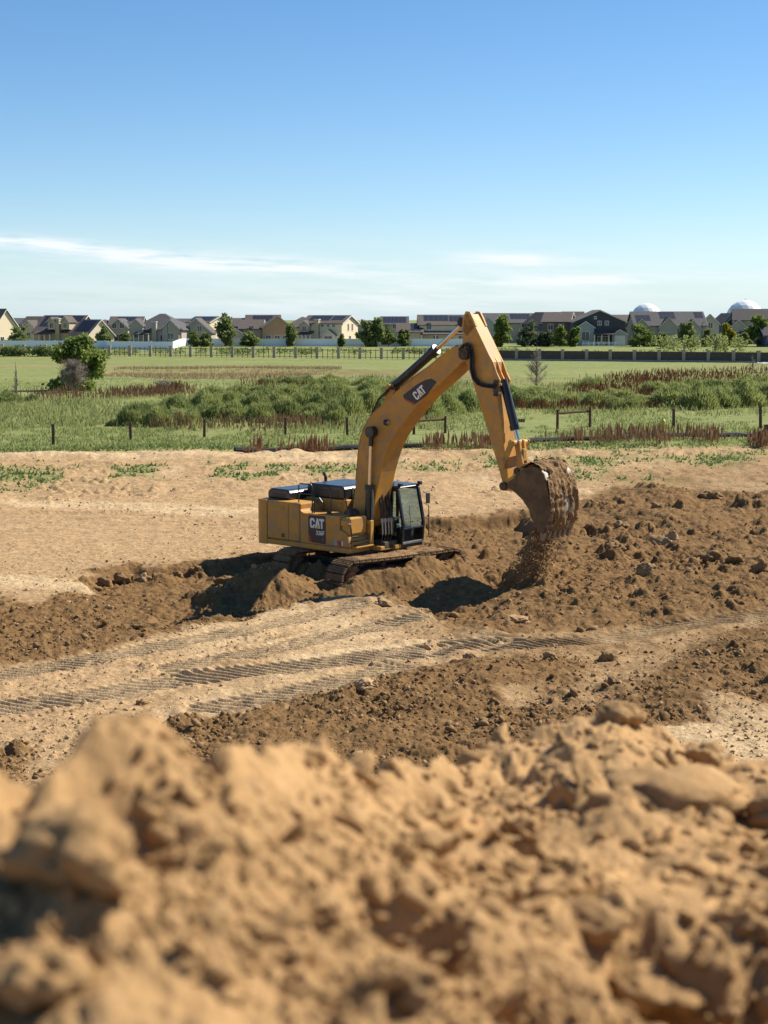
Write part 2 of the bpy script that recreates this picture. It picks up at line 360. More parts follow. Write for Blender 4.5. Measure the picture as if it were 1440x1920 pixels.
def zfar(y): return ss(276, 380, y) * 1.0
def terrain(x, y, fine=True):
    """height and colour masks of the whole ground"""
    x = np.asarray(x, np.float32); y = np.asarray(y, np.float32)
    r = np.hypot(x, y)
    near = (y > 12) & (y < 100) & (np.abs(x) < 45)
    wx = x + 0.35 * fbm(x * 1.1, y * 0.7, 4, 5); wy = y + 0.7 * fbm(x * 0.9, y * 0.6, 4, 9)
    pit = pmask(wx, wy, PIT, 0.30)
    moist = np.zeros_like(x)
    wx2 = x + 0.6 * fbm(x * 1.3, y * 0.8, 5, 15, 0.65); wy2 = y + 1.5 * fbm(x * 1.0, y * 0.6, 5, 19, 0.65)
    for p in MOIST: moist = np.maximum(moist, pmask(wx2, wy2, p, 0.35))
    mot = fbm(x * 1.6, y * 1.0, 5, 97, 0.7)
    red = np.maximum(pmask(wx2, wy2, TRED, 3.0) * 0.55, pmask(wx2, wy2, HALF, 1.2) * np.clip(0.55 + 0.6 * mot, 0.05, 0.9))
    halo = np.zeros_like(x)
    for p in MOIST[:2]: halo = np.maximum(halo, pmask(wx2, wy2, p, 1.7))
    red = np.maximum(red, halo * np.clip(0.30 + 0.75 * mot, 0, 0.7))
    spoil = pmask(wx, wy, SPOIL, 1.3); front = pmask(wx, wy, FRONT, 0.7); nh = pmask(wx, wy, NEARH, 0.8); rh = pmask(wx, wy, RIGHTH, 0.9)
    # grass edge
    edge = 87.0 + 2.5 * fbm(x * 0.12, y * 0.05, 4, 31) + 0.06 * x
    grass = ss(-1.2, 2.2, y - edge)
    gp_ = np.zeros_like(x)
    for pl_ in WEEDS: gp_ = np.maximum(gp_, pmask(wx, wy, pl_, 3.0))
    gp_ = gp_ * ss(-0.18, 0.30, fbm(x * 0.5, y * 0.22, 5, 41, 0.65)) + 0.6 * ss(0.30, 0.5, fbm(x * 0.3, y * 0.15, 4, 43, 0.6)) * ss(62, 72, y)
    grass = np.maximum(grass, gp_ * 0.85)
    pale = np.zeros_like(x)
    for ln, wd in PALES:
        _, _, d = along(wx, wy, ln); pale = np.maximum(pale, 1 - ss(wd * 0.5, wd * 1.6, d))
    pale = np.maximum(pale, 0.75 * ss(0.12, 0.5, fbm(x * 0.35, y * 0.16, 4, 45)))
    # ---- shape
    z = 0.10 * fbm(x * 0.11, y * 0.08, 3, 3) * near
    moist = np.maximum(moist, ss(0.02, 0.3, pit)); z = z - pit * np.where(x < -3.2, 0.36, 0.46)
    z = z + spoil * (0.24 + 0.34 * fbm(x * 0.55, y * 0.4, 4, 21)) + front * (0.10 + 0.14 * fbm(x * 0.9, y * 0.7, 3, 23)) + nh * (0.12 + 0.14 * fbm(x * 0.9, y * 0.7, 3, 25)) + rh * (0.14 + 0.15 * fbm(x * 0.9, y * 0.7, 3, 27))
    d = np.hypot((x - M1c[0]) / 1.25, (y - M1c[1]) / 1.3); z = z + 0.86 * (1 - ss(0.05, 1.5, d))
    d = np.hypot((x - M2c[0]) / 0.85, (y - M2c[1]) / 1.0); z = z + 0.70 * (1 - ss(0.0, 1.4, d))
    _, _, dt = along(x, y, NTRK); z = z + 0.50 * np.exp(-(dt / 0.55) ** 2) * (0.75 + 0.5 * vn(x * 1.3, y * 1.3, 58))
    d = np.hypot((x - HOLE[0] - .12 * (y - HOLE[1])) / 1.55, (y - HOLE[1]) / 2.6); hole = 1 - ss(0.45, 1.15, d); z = z * (1 - .85 * hole) + hole * np.clip(-0.36 + 0.27 * (y - HOLE[1] + 1.6), -0.36, 0.5); front = front * (1 - hole)
    d = np.hypot(x + 0.2, y - 46.4); z = z + 0.28 * (1 - ss(2.2, 3.6, d))
    # ---- wheel tracks
    trk = np.zeros_like(x); lug = np.zeros_like(x)
    for ln, hw, pitch in TRK:
        hw = hw * 1.22
        S, La, dd = along(x + 0.04 * vn(x * 2, y * 1.5, 50), y + 0.08 * vn(x * 1.4, y, 51), ln)
        m = (1 - ss(hw * 0.86, hw * 1.08, dd)); ph = (S + 0.62 * La + 0.03 * vn(x * 5, y * 3, 57)) / pitch
        fr = ph - np.floor(ph); pul = ss(0.0, 0.22, fr) * (1 - ss(0.30, 0.92, fr))
        wear = np.clip(0.70 + 0.85 * fbm(x * 0.55, y * 0.45, 3, 53), 0.08, 1.1)
        lug = lug + m * (pul * 0.10 - 0.045) * wear - m * 0.03
        bermm = np.exp(-((dd - hw * 1.35) / 0.16) ** 2); lug = lug + 0.07 * bermm * (0.6 + 0.8 * vn(x * 1.7, y * 1.7, 54)); trk = np.maximum(trk, m)
    tl = 1 - 0.7 * ss(2.5, 4.5, x); pale = np.maximum(pale, 0.8 * trk * tl); moist = moist * (1 - 0.85 * trk * tl); red = red * (1 - 0.5 * trk * tl)
    z = z + lug * near
    moist = np.clip(np.maximum(moist, red), 0, 1)
    # ruts and scraper passes running across the far dirt
    far_ = near * ss(50, 58, y) * (1 - ss(84, 88, y)); z = z + far_ * (0.30 * np.abs(fbm(x * 0.10, y * 0.42, 4, 65, 0.55)) + 0.05 * fbm(x * 0.5, y * 1.3, 3, 66))
    # ---- far dirt: windrow and graded strips
    wr = np.exp(-((y - edge + 3.2) / 1.0) ** 2); z = z + near * wr * (0.16 + 0.30 * np.clip(fbm(x * 0.8, y * 0.5, 4, 61), 0, 1))
    z = z + near * ss(60, 66, y) * (1 - grass) * 0.10 * fbm(x * 1.1, y * 0.5, 4, 63)
    if fine:
        k = near * (1 - grass)
        rough = moist * (1 - trk) * (1 - 0.5 * red)
        qx = x + 0.07 * fbm(x * 6, y * 6, 3, 91, 0.7); qy = y + 0.07 * fbm(x * 6, y * 6, 3, 93, 0.7); chunk = ss(-0.15, 0.35, fbm(x * 0.9, y * 0.7, 3, 95))
        cl = (lumps(qx, qy, 1.05, 105, 0.10, 0.55, 0.30) * 0.50 + lumps(qx, qy, 0.64, 101, 0.10, 0.62, 0.55) * 0.66 + lumps(qx, qy, 0.34, 111, 0.12, 0.62, 0.75) * 0.68) * (0.3 + 0.7 * chunk) + lumps(qx, qy, 0.17, 121, 0.15, 0.6, 0.8) * 0.62 + lumps(qx, qy, 0.095, 125, 0.2, 0.6, 0.8, 0.6) * 0.6
        big = ss(-0.25, 0.45, fbm(x * 0.5, y * 0.35, 3, 71))
        z = z + k * rough * cl * (0.55 + 0.75 * big) * (0.62 + 0.55 * np.maximum(spoil, pit))
        z = z + k * rough * 0.15 * fbm(x * 2.6, y * 2.2, 6, 73, 0.72)
        dryk = k * (1 - moist)
        z = z + dryk * (1 - 0.75 * trk) * (0.045 * fbm(x * 3.1, y * 2.4, 5, 75, 0.7) + 0.75 * lumps(x, y, 0.17, 131, 0.06, 0.45, 0.7) * (0.35 + 0.65 * ss(-0.2, 0.4, fbm(x * 0.4, y * 0.3, 3, 79))))
        z = z + dryk * ss(58, 64, y) * 0.7 * lumps(x, y, 0.45, 141, 0.1, 0.5, 0.6) * ss(-.2, .3, fbm(x * .2, y * .2, 3, 143))
    # ---- the meadow
    z = z + grass * (y > 86) * (0.18 * fbm(x * 0.07, y * 0.05, 4, 81) + 0.05 * fbm(x * 0.6, y * 0.6, 4, 83)) * (1 - ss(240, 290, y))
    _, La, bd = along(x, y, BANK); bank = (np.exp(-(bd / 7.0) ** 2)) * (x > -34) * (x < 8)
    straw = np.clip(np.exp(-((La + 4.0) / 4.5) ** 2) * (bd < 14) * (0.9 + 0.6 * fbm(x * 0.3, y * 0.2, 4, 87)), 0, 1) * (y > 150)
    z = z + (y > 150) * 0.7 * ss(-1.2, 0.6, La) * (bd < 16) * np.exp(-(np.maximum(La, 0) / 12) ** 2) * np.clip((16 - bd) / 5, 0, 1)
    straw2 = (y > 95) * (1 - ss(240, 262, y)) * ss(0.22, 0.5, fbm(x * 0.09, y * 0.035, 4, 89)) * 0.6
    straw = np.maximum(straw, straw2)
    z = z + zfar(y)
    # ---- the spoil pile under the photographer
    dm = np.hypot(np.maximum(np.abs(x) - 7.0, 0), np.where(y > 0.4, y - 0.4, np.maximum(-y - 8, 0)))
    pile = 7.10 - 0.66 * dm; toe = ss(-0.8, 1.6, pile)
    z = np.where(pile > -0.8, np.maximum(z, pile * toe + z * (1 - toe)), z)
    return z, moist, grass * (r > 18), pale, straw, trk

def build_ground():
    fa = np.radians(np.arange(-17.0, 17.001, 0.052)); ca = np.radians(np.arange(20, 341, 10.0))
    th = np.concatenate([fa, ca])
    rows = [0.25, 0.6, 1.0, 1.5, 2, 3, 4, 5, 6, 7, 8, 9, 10, 11, 12, 13.5, 15, 17, 19, 21]
    rr = 22.0
    while rr < 96:
        rows.append(rr); rr += 0.038 * max(1.0, (rr / 36.0) ** 2.0)
    while rr < 9000:
        rows.append(rr); rr *= 1.011 if rr < 420 else 1.09
    rows = np.array(rows); nth = len(th); nr = len(rows)
    X = (rows[:, None] * np.sin(th)[None, :]); Yv = (rows[:, None] * np.cos(th)[None, :])
    z, moist, grass, pale, straw, trk = terrain(X.ravel(), Yv.ravel())
    v = np.stack([X.ravel(), Yv.ravel(), z], 1)
    i = np.arange(nr - 1)[:, None] * nth; j = np.arange(nth)[None, :]; j2 = (j + 1) % nth
    f = np.stack([i + j, i + j2, i + nth + j2, i + nth + j], -1).reshape(-1, 4)[:, ::-1]
    v = np.vstack([v, [[0, 0, 7.1]]]); c = len(v) - 1
    pad = lambda a: np.append(a, 0)
    me = np_mesh('ground', v, f, True, dict(moist=pad(moist), grass=pad(grass), pale=pad(pale), straw=pad(straw)))
    o = link('ground', me, M_SOIL); tag(o, 'bare graded dirt site and meadow running to the horizon', 'ground', kind='structure')
    return o
build_ground()

# ------------------------------------------------------------------ foreground: crest of the pile, close to the lens
CREST = [(-90, 1405, 0.47), (0, 1405, 0.47), (40, 1385, 0.46), (85, 1385, 0.45), (130, 1378, 0.46), (200, 1388, 0.47), (300, 1392, 0.50), (430, 1415, 0.55), (560, 1425, 0.62), (680, 1443, 0.72),
         (780, 1440, 0.85), (860, 1432, 1.02), (930, 1404, 1.15), (1000, 1380, 1.22), (1080, 1348, 1.28), (1150, 1335, 1.30), (1230, 1362, 1.30), (1330, 1385, 1.25), (1440, 1425, 1.15), (1530, 1420, 1.1)]
def mound_base(th, r):
    pxs = np.array([c[0] for c in CREST], float); ta = (pxs - 720) / FPX
    tt = np.tan(np.clip(th, -1.2, 1.2))
    Rr = np.interp(tt, ta, [c[2] for c in CREST]); sl = np.interp(tt, ta, [(c[1] - 598) / FPX for c in CREST])
    zc = -Rr * sl * 1.01
    zn = -0.178
    t = np.clip((r - 0.30) / (Rr - 0.30), 0, 1)
    z = zn + (zc - zn) * t
    z = z - 0.66 * np.maximum(r - Rr, 0) - 0.0
    return z
HOLLOWS = [(1360, 1680, 0.034, 0.036, 0.075), (1200, 1590, 0.016, 0.02, 0.026), (40, 1730, 0.010, 0.020, 0.026), (200, 1800, 0.018, 0.02, 0.030), (765, 1690, 0.016, 0.020, 0.034), (360, 1590, 0.008, 0.016, 0.020), (950, 1850, 0.02, 0.012, 0.024), (1280, 1880, 0.022, 0.02, 0.034), (560, 1760, 0.008, 0.012, 0.014)]
def mound_z(x, y):
    r = np.hypot(x, y); t_ = np.arctan2(x, y)
    wx = x + 0.005 * fbm(x * 45, y * 45, 3, 211); wy = y + 0.005 * fbm(x * 45, y * 45, 3, 213)
    z = mound_base(t_, r)
    g = ss(0.50, 1.1, r)
    z = z + (0.005 + 0.010 * g) * fbm(x * 16, y * 12, 3, 201) - (0.010 + 0.010 * g) * ss(0.10, 0.60, fbm(x * 30 + 3, y * 20, 3, 205))
    z = z + 0.22 * lumps(wx, wy, 0.060, 221, 0.2, 0.62, 0.5, 1.0) + 0.30 * lumps(wx, wy, 0.028, 231, 0.2, 0.62, 0.6, 1.0) + 0.36 * lumps(wx, wy, 0.0130, 241, 0.2, 0.62, 0.85, 1.0)
    z = z + 0.0045 * fbm(x * 70, y * 70, 5, 207, 0.68)
    for hx, hy, sx_, sy_, dp in HOLLOWS:
        rr0 = 0.178 * FPX / (hy - 598); cx0, cy0 = (hx - 720) / FPX * rr0, rr0; z = z - dp * np.exp(-((x - cx0) / sx_) ** 2 - ((y - cy0) / sy_) ** 2)
    return z + 0.006 - 0.008 * ss(.48, .75, r)
def build_mound():
    th = np.radians(np.concatenate([np.arange(-62, -17, 1.5), np.arange(-17, 17.01, 0.07), np.arange(18, 62.1, 1.5)]))
    rows = [0.16]
    while rows[-1] < 3.2: rows.append(rows[-1] * (1.03 if rows[-1] < 0.33 else 1.0055 if rows[-1] < 0.95 else 1.008 if rows[-1] < 1.6 else 1.03))
    rows = np.array(rows); X = rows[:, None] * np.sin(th)[None, :]; Yv = rows[:, None] * np.cos(th)[None, :]
    x = X.ravel(); y = Yv.ravel()
    z = mound_z(x, y)
    nth = len(th); nr = len(rows)
    i = np.arange(nr - 1)[:, None] * nth; j = np.arange(nth - 1)[None, :]
    f = np.stack([i + j, i + j + 1, i + nth + j + 1, i + nth + j], -1).reshape(-1, 4)[:, ::-1]
    me = np_mesh('dirt_mound', np.stack([x, y, z + CAM_H], 1), f, True)
    o = link('dirt_mound', me, M_MOUND); tag(o, 'blurred crumbly tan dirt mound filling the near foreground', 'dirt mound', kind='structure')
    return o
build_mound()

# =================================================================== excavator
EO = Vector((-0.45, 46.6, -0.5)); PSI = R(40)
_f = (math.cos(PSI), -math.sin(PSI)); _l = (math.sin(PSI), math.cos(PSI))
def xl(px, py, Y):
    """photo measurement -> point of the machine on its own plane Y = const (X forward, Y left, Z up)"""
    d = ray(px, py); t = (Y + EO.x * _l[0] + EO.y * _l[1]) / (d[0] * _l[0] + d[1] * _l[1])
    x, y, z = d[0] * t, d[1] * t, CAM_H + d[2] * t
    return Vector(((x - EO.x) * _f[0] + (y - EO.y) * _f[1], Y, z - EO.z))
SOILC = (0.27, 0.165, 0.085)
YEL = mat('machine_yellow', (0.53, 0.260, 0.038), 0.52, 0.15, 0.9, dirt=(0.34, 0.215, 0.105), dirt_amt=0.38, dscale=3.0, spec=0.35)
YEL2 = mat('worn_yellow', (0.55, 0.31, 0.06), 0.55, 0.08, 2.0, dirt=(0.16, 0.10, 0.055), dirt_amt=0.30, dscale=2.2, spec=0.35)
BLK = mat('machine_black', (0.016, 0.017, 0.019), 0.35, 0.2, 3, dirt=(0.13, 0.10, 0.07), dirt_amt=0.10, dscale=2.5)
HOODB = mat('hood_black', (0.02, 0.021, 0.025), 0.28, 0.2, 3, dirt=(0.14, 0.12, 0.09), dirt_amt=0.12, dscale=2.0, spec=0.6)
RUB = mat('hose_rubber', (0.018, 0.017, 0.016), 0.6, 0.3, 8, dirt=(0.16, 0.11, 0.06), dirt_amt=0.2)
STEEL = mat('bare_steel', (0.42, 0.41, 0.39), 0.35, 0.1, 5, metal=0.9, dirt=(0.2, 0.14, 0.08), dirt_amt=0.15)
CHROME = mat('cylinder_rod', (0.62, 0.55, 0.47), 0.22, 0.05, 5, metal=1.0)
GREYB = mat('grey_blue_pipe', (0.16, 0.19, 0.19), 0.4, 0.15, 6, metal=0.3)
MUD = mat('caked_mud', (0.235, 0.145, 0.072), 0.95, 0.35, 6, bump=0.9, bscale=18, spec=0.1)
MUDT = mat('muddy_track_steel', (0.25, 0.165, 0.09), 0.9, 0.4, 5, bump=0.9, bscale=22, dirt=(0.07, 0.05, 0.035), dirt_amt=0.2, dscale=4, spec=0.15)
DARKF = mat('greasy_frame', (0.05, 0.038, 0.026), 0.8, 0.4, 4, dirt=(0.2, 0.13, 0.07), dirt_amt=0.25)
BKT = mat('bucket_steel', (0.115, 0.075, 0.042), 0.75, 0.25, 3, dirt=(0.20, 0.125, 0.06), dirt_amt=0.35, dscale=2.5, spec=0.25)
WORN = mat('worn_pale_steel', (0.48, 0.47, 0.45), 0.5, 0.15, 8, dirt=(0.25, 0.15, 0.075), dirt_amt=0.40, dscale=4)
SHELL = mat('bucket_shell_steel', (0.46, 0.45, 0.43), 0.5, 0.15, 8, dirt=(0.20, 0.125, 0.062), dirt_amt=0.62, dscale=2.6)
TOOTH = mat('tooth_steel', (0.26, 0.22, 0.18), 0.6, 0.2, 8, dirt=(0.22, 0.135, 0.07), dirt_amt=0.45, dscale=5)
WHITE = mat('decal_white', (0.78, 0.77, 0.74), 0.5, 0.04); REDC = mat('decal_red', (0.42, 0.045, 0.025), 0.5, 0.06); DECK = mat('decal_black', (0.018, 0.014, 0.016), 0.4, 0.1); DECY = mat('decal_yellow', (0.72, 0.42, 0.04), 0.5, 0.05)
GREYD = mat('decal_grey', (0.30, 0.31, 0.33), 0.5, 0.05)
def glass_mat(name, tint, fac):
    m, t, p, Nn, Ll = nodes(name)
    tr = Nn('ShaderNodeBsdfTransparent'); tr.inputs[0].default_value = tint + (1,)
    gl = Nn('ShaderNodeBsdfGlossy'); gl.inputs[0].default_value = (0.85, 0.9, 0.95, 1); gl.inputs['Roughness'].default_value = 0.03
    lw = Nn('ShaderNodeLayerWeight'); lw.inputs[0].default_value = fac
    ms = Nn('ShaderNodeMixShader'); Ll(lw.outputs['Fresnel'], ms.inputs[0]); Ll(tr.outputs[0], ms.inputs[1]); Ll(gl.outputs[0], ms.inputs[2])
    Ll(ms.outputs[0], t.nodes['Material Output'].inputs[0]); return m
GLASS = glass_mat('cab_glass', (0.56, 0.68, 0.69), 0.26)

EX = empty('excavator', EO, -PSI)
tag(EX, 'yellow tracked excavator lifting a muddy bucket over the dug pit', 'excavator')

# ---- letters of the side decals, drawn as polygons in a unit frame
L_C = [(0, .2), (.2, 0), (.75, 0), (.95, .2), (.95, .38), (.66, .38), (.66, .28), (.6, .22), (.36, .22), (.3, .28), (.3, .72), (.36, .78), (.6, .78), (.66, .72), (.66, .62), (.95, .62), (.95, .8), (.75, 1), (.2, 1), (0, .8)]
L_A = [(.98, 0), (1.32, 1), (1.68, 1), (2.02, 0)]
L_T = [(1.84, .77), (1.84, 1), (2.80, 1), (2.80, .77), (2.48, .77), (2.48, 0), (2.17, 0), (2.17, .77)]
L_TRI = [(1.08, -.02), (1.92, -.02), (1.5, .46)]
DIG = {'3': [(0, 0), (.75, 0), (1, .2), (1, .42), (.88, .5), (1, .58), (1, .8), (.75, 1), (0, 1), (0, .8), (.62, .8), (.7, .72), (.7, .63), (.6, .58), (.2, .58), (.2, .42), (.6, .42), (.7, .37), (.7, .28), (.62, .2), (0, .2)],
       '6': [(.2, 0), (.8, 0), (1, .2), (1, .45), (.8, .6), (.32, .6), (.32, .76), (.4, .8), (.95, .8), (.95, 1), (.25, 1), (0, .8), (0, .2)],
       'F': [(0, 0), (.32, 0), (.32, .4), (.85, .4), (.85, .6), (.32, .6), (.32, .79), (1, .79), (1, 1), (0, 1)]}
def decal(name, polys, frame, m, parent):
    mb = MB()
    for poly in polys: mb.poly([frame(u, v) for u, v in poly])
    return mb.build(name, m, parent)

# ---- lower works: two crawler tracks, turned away from the upper structure
CA = R(39) + PSI
TR_R, TR_L, SPAN = 0.47, 1.88, 3.76
def shoe_mesh():
    mb = MB(); mb.box(-0.098, 0.098, -0.40, 0.40, 0.0, 0.035)
    for u in (-0.075, 0.0, 0.07): mb.box(u - 0.012, u + 0.012, -0.40, 0.40, 0.033, 0.075)
    return mb.mesh('track_shoe')
SHOE = shoe_mesh(); SHOE.materials.append(MUDT)
def loop_pos(s):
    """point and outward angle on the track loop at length s"""
    half = math.pi * TR_R; s = s % (2 * SPAN + 2 * half)
    if s < SPAN:
        u = -TR_L + s; return u, 0.51 + TR_R + 0.0 - 0.03 * math.sin(math.pi * s / SPAN) , 0.0
    s -= SPAN
    if s < half:
        a = s / TR_R; return TR_L + TR_R * math.sin(a), 0.51 + TR_R * math.cos(a), -a
    s -= half
    if s < SPAN: return TR_L - s, 0.51 - TR_R, -math.pi
    s -= SPAN; a = s / TR_R
    return -TR_L - TR_R * math.sin(a), 0.51 - TR_R * math.cos(a), -math.pi - a
ca, sa_ = math.cos(CA), math.sin(CA)
for v in (-1.37, 1.37):
    mb = MB()
    mb.prism([(-1.6, .30), (1.6, .30), (1.72, .42), (1.72, .60), (1.4, .74), (-1.4, .74), (-1.72, .60), (-1.72, .42)], -0.24, 0.24)
    tk = mb.build('crawler_track', DARKF, EX, 0.03, loc=(-v * sa_, v * ca, 0), rz=CA)
    n = 46; per = 2 * SPAN + 2 * math.pi * TR_R
    for k in range(n):
        u, z, a = loop_pos(per * k / n)
        o = link('track_shoe', SHOE, None, tk, (u, 0, z)); o.rotation_euler = (0, -a, 0)
    mb = MB()
    for k in range(n * 2):
        u, z, a = loop_pos(per * k / (n * 2)); Mx = Matrix.Translation((u, 0, z)) @ Matrix.Rotation(-a, 4, 'Y')
        for yy in (-0.13, 0.09): mb.box(-0.055, 0.055, yy, yy + 0.04, -0.10, 0.0, Mx)
    mb.build('track_chain', DARKF, tk)
    for u, nm in ((-TR_L, 'sprocket'), (TR_L, 'idler_wheel')):
        mb = MB(); mb.tube([(u, -0.10, .51), (u, 0.10, .51)], 0.40, 22); mb.tube([(u, -0.17, .51), (u, 0.17, .51)], 0.20, 16)
        mb.build(nm, MUDT, tk)
    for k in range(8):
        u = -1.5 + 3.0 * k / 7; mb = MB(); mb.tube([(u, -0.22, .20), (u, 0.22, .20)], 0.10, 12); mb.tube([(u, -0.26, .20), (u, 0.26, .20)], 0.05, 8)
        mb.build('track_roller', DARKF, tk)
    for u in (-0.7, 0.8):
        mb = MB(); mb.tube([(u, -0.2, .82), (u, 0.2, .82)], 0.075, 10); mb.build('carrier_roller', DARKF, tk)
    # mud packed along the top run
    rng = np.random.default_rng(int(v * 100) + 500)
    gu = np.linspace(-2.02, 2.02, 80); gv = np.linspace(-0.37, 0.37, 14); U, V = np.meshgrid(gu, gv, indexing='ij')
    hz = 1.030 + 0.07 * fbm(U * 2.3 + v, V * 3, 4, 331) + 0.45 * lumps(U + 9, V + v + 4, 0.16, 333, .1, .5, .5) + 0.030
    hz = hz - 0.14 * ss(1.6, 2.02, np.abs(U)) - 0.05 * (np.abs(V) / 0.37) ** 4
    ii = np.arange(79)[:, None] * 14; jj = np.arange(13)[None, :]; f4 = np.stack([ii + jj, ii + jj + 14, ii + jj + 15, ii + jj + 1], -1).reshape(-1, 4)
    link('packed_mud', np_mesh('packed_mud', np.stack([U.ravel(), V.ravel(), hz.ravel()], 1), f4, True), MUD, tk)
mb = MB(); mb.box(-1.1, 1.1, -1.15, 1.15, .42, .80); mb.box(-1.6, -0.9, -1.2, 1.2, .40, .62); mb.box(0.9, 1.6, -1.2, 1.2, .40, .62)
mb.build('carbody', DARKF, EX, 0.04, rz=CA)
mb = MB(); mb.tube([(0, 0, .78), (0, 0, 1.08)], 0.72, 32); mb.build('swing_bearing', DARKF, EX)

# ---- upper works
YR = -1.45
mb = MB(); mb.prism([(-3.0, 1.07), (.46, 1.07), (.46, 1.235), (-3.0, 1.235)], -1.46, -0.45); mb.box(-3.0, 0.46, -0.449, 1.40, 1.07, 1.23); mb.box(0.455, 0.85, -0.46, 0.40, 1.08, 1.22)
mb.build('revolving_frame', YEL, EX, 0.03)
pl = [(-2.93, -1.47), (-2.93, 1.47)]
cwp = []
for k in range(9):
    a = math.pi / 2 * k / 8; cwp.append((-3.14 - 0.36 * math.sin(a), 1.11 + 0.36 * math.cos(a)))
for k in range(9):
    a = math.pi / 2 * k / 8; cwp.append((-3.14 - 0.36 * math.cos(a), -1.11 - 0.36 * math.sin(a)))
mb = MB(); mb.plan([(-2.93, 1.47)] + cwp + [(-2.93, -1.47)], 1.06, 2.45); mb.build('counterweight', YEL, EX, 0.10, True)
mb = MB(); mb.box(-2.925, -1.53, YR, -0.35, 1.24, 2.44); hs = mb.build('rear_housing', YEL, EX, 0.05)
mb = MB(); mb.box(-2.90, -2.02, YR - 0.018, YR + 0.01, 1.275, 2.40); dr = mb.build('access_door', YEL, EX, 0.012)
mb = MB()
for k in range(7): mb.box(-2.80, -2.16, YR - 0.026, YR - 0.017, 2.175 + k * 0.023, 2.187 + k * 0.023)
mb.build('vent_grille', YEL2, dr)
mb = MB(); mb.box(-2.30, -2.18, YR - 0.030, YR - 0.017, 1.33, 1.45); mb.build('door_latch', BLK, dr, 0.006)
mb = MB(); mb.box(-1.985, -1.56, YR - 0.012, YR + 0.01, 1.275, 2.40); mb.build('side_panel', YEL, EX, 0.010)
mb = MB(); mb.prism([(-1.527, 1.24), (.08, 1.24), (.08, 2.17), (-1.38, 2.15), (-1.50, 2.20), (-1.527, 2.26)], YR, -0.62); tankh = mb.build('tank_housing', YEL, EX, 0.03)
mb = MB(); mb.box(0.081, .44, YR + 0.06, -0.62, 1.62, 2.14); mb.build('battery_box', YEL, EX, 0.05)
mb = MB(); mb.box(0.10, .36, YR + 0.02, YR + 0.07, 1.88, 2.05); mb.build('recess_cover', YEL2, EX, 0.01)
mb = MB(); mb.box(0.30, .50, YR - 0.02, YR + 0.055, 1.95, 1.98); mb.build('grab_handle', WORN, EX)
# tool box and steps at the right front corner
mb = MB(); mb.prism([(-.44, 1.24), (.47, 1.24), (.40, 1.56), (.30, 1.70), (.12, 1.755), (-.44, 1.76)], YR - 0.012, -0.50); tb = mb.build('tool_box', YEL, EX, 0.045)
for k, (z, x1) in enumerate(((1.30, .52), (1.42, .50), (1.54, .47))):
    mb = MB(); mb.box(x1 - 0.1, x1 + 0.06, -1.25, -0.62, z, z + 0.022); mb.build('step_tread', BLK, tb)
mb = MB(); mb.box(.30, .62, -1.30, -0.50, 1.235, 1.275); mb.build('step_plate', YEL, tb, 0.01)
mb = MB(); mb.box(.33, .40, -0.95, -0.72, 1.60, 1.65); mb.build('tool_box_badge', YEL2, tb)
mb = MB(); mb.box(.02, .16, YR - 0.019, YR - 0.013, 1.28, 1.44); mb.build('warning_sticker', REDC, tb)
mb = MB(); mb.box(.17, .22, YR - 0.019, YR - 0.013, 1.30, 1.43); mb.build('warning_sticker_label', WHITE, tb)
mb = MB(); mb.box(-.14, .0, YR - 0.019, YR - 0.013, 1.28, 1.47); mb.build('instruction_sticker', GREYD, tb)
# engine deck
mb = MB(); mb.box(-2.925, -0.62, -0.349, 1.42, 1.235, 2.50); mb.build('engine_housing', YEL, EX, 0.03)
mb = MB(); mb.box(-0.95, -0.78, -0.362, -0.345, 2.22, 2.42); mb.build('engine_housing_vent', YEL2, EX)
def hood(name, x0, x1, y0, y1, z0, z1):
    mb = MB(); mb.prism([(x0, z0), (x1, z0), (x1, z1 - .10), (x1 - .10, z1 - .01), (x0 + .14, z1), (x0, z1 - .09)], y0, y1)
    o = mb.build(name, HOODB, EX, 0.045)
    for k in range(3):
        y = y0 + (y1 - y0) * (0.22 + 0.28 * k); mb = MB(); mb.box(x1 - 0.02, x1 + 0.02, y, y + 0.05, z0 + 0.03, z1 - 0.09); mb.build('hood_latch', STEEL, o)
    mb = MB(); mb.box(x0 + .2, x1 - .2, y0 - .012, y0 + .01, z0 + .07, z1 - .15); mb.build('hood_grille', BLK, o, 0.01)
    return o
hood('engine_hood', -3.22, -2.28, -1.12, 0.72, 2.455, 2.77)
hood('engine_hood', -2.27, -0.72, -0.34, 1.36, 2.51, 2.93)
mb = MB(); mb.tube([(-2.6, 0.9, 2.5), (-2.6, 0.9, 3.0), (-2.68, 0.9, 3.12)], 0.055, 10); mb.build('exhaust_pipe', DARKF, EX)
# hand rails, mirror, filler cap
def rail(pts, r=0.02, name='hand_rail', m=None): 
    mb = MB(); mb.tube(pts, r, 8); return mb.build(name, m or BLK, EX, smooth=True)
def rloop(p0, p1, y, za, zb, zt):
    rail([(p0, y, za), (p0, y, zt - .06), (p0 + .05, y, zt), (p1 - .05, y, zt), (p1, y, zt - .06), (p1, y, zb)], 0.02)
rloop(-1.72, -1.16, -1.30, 2.43, 2.15, 3.02)
rloop(-1.10, -0.42, -1.28, 2.15, 2.16, 3.00)
rail([(-1.72, -1.30, 2.72), (-1.16, -1.30, 2.72)], 0.014); 
rail([(.48, -1.36, 1.28), (.47, -1.36, 1.75), (.32, -1.34, 2.30), (.20, -1.33, 2.72)], 0.016)
mb = MB(); Mx = Matrix.Translation((-.96, -1.20, 2.50)) @ Matrix.Rotation(R(45), 4, 'Y'); mb.box(-.10, .10, -.02, .02, -.10, .10, Mx); mb.build('side_mirror', BLK, EX, 0.01)
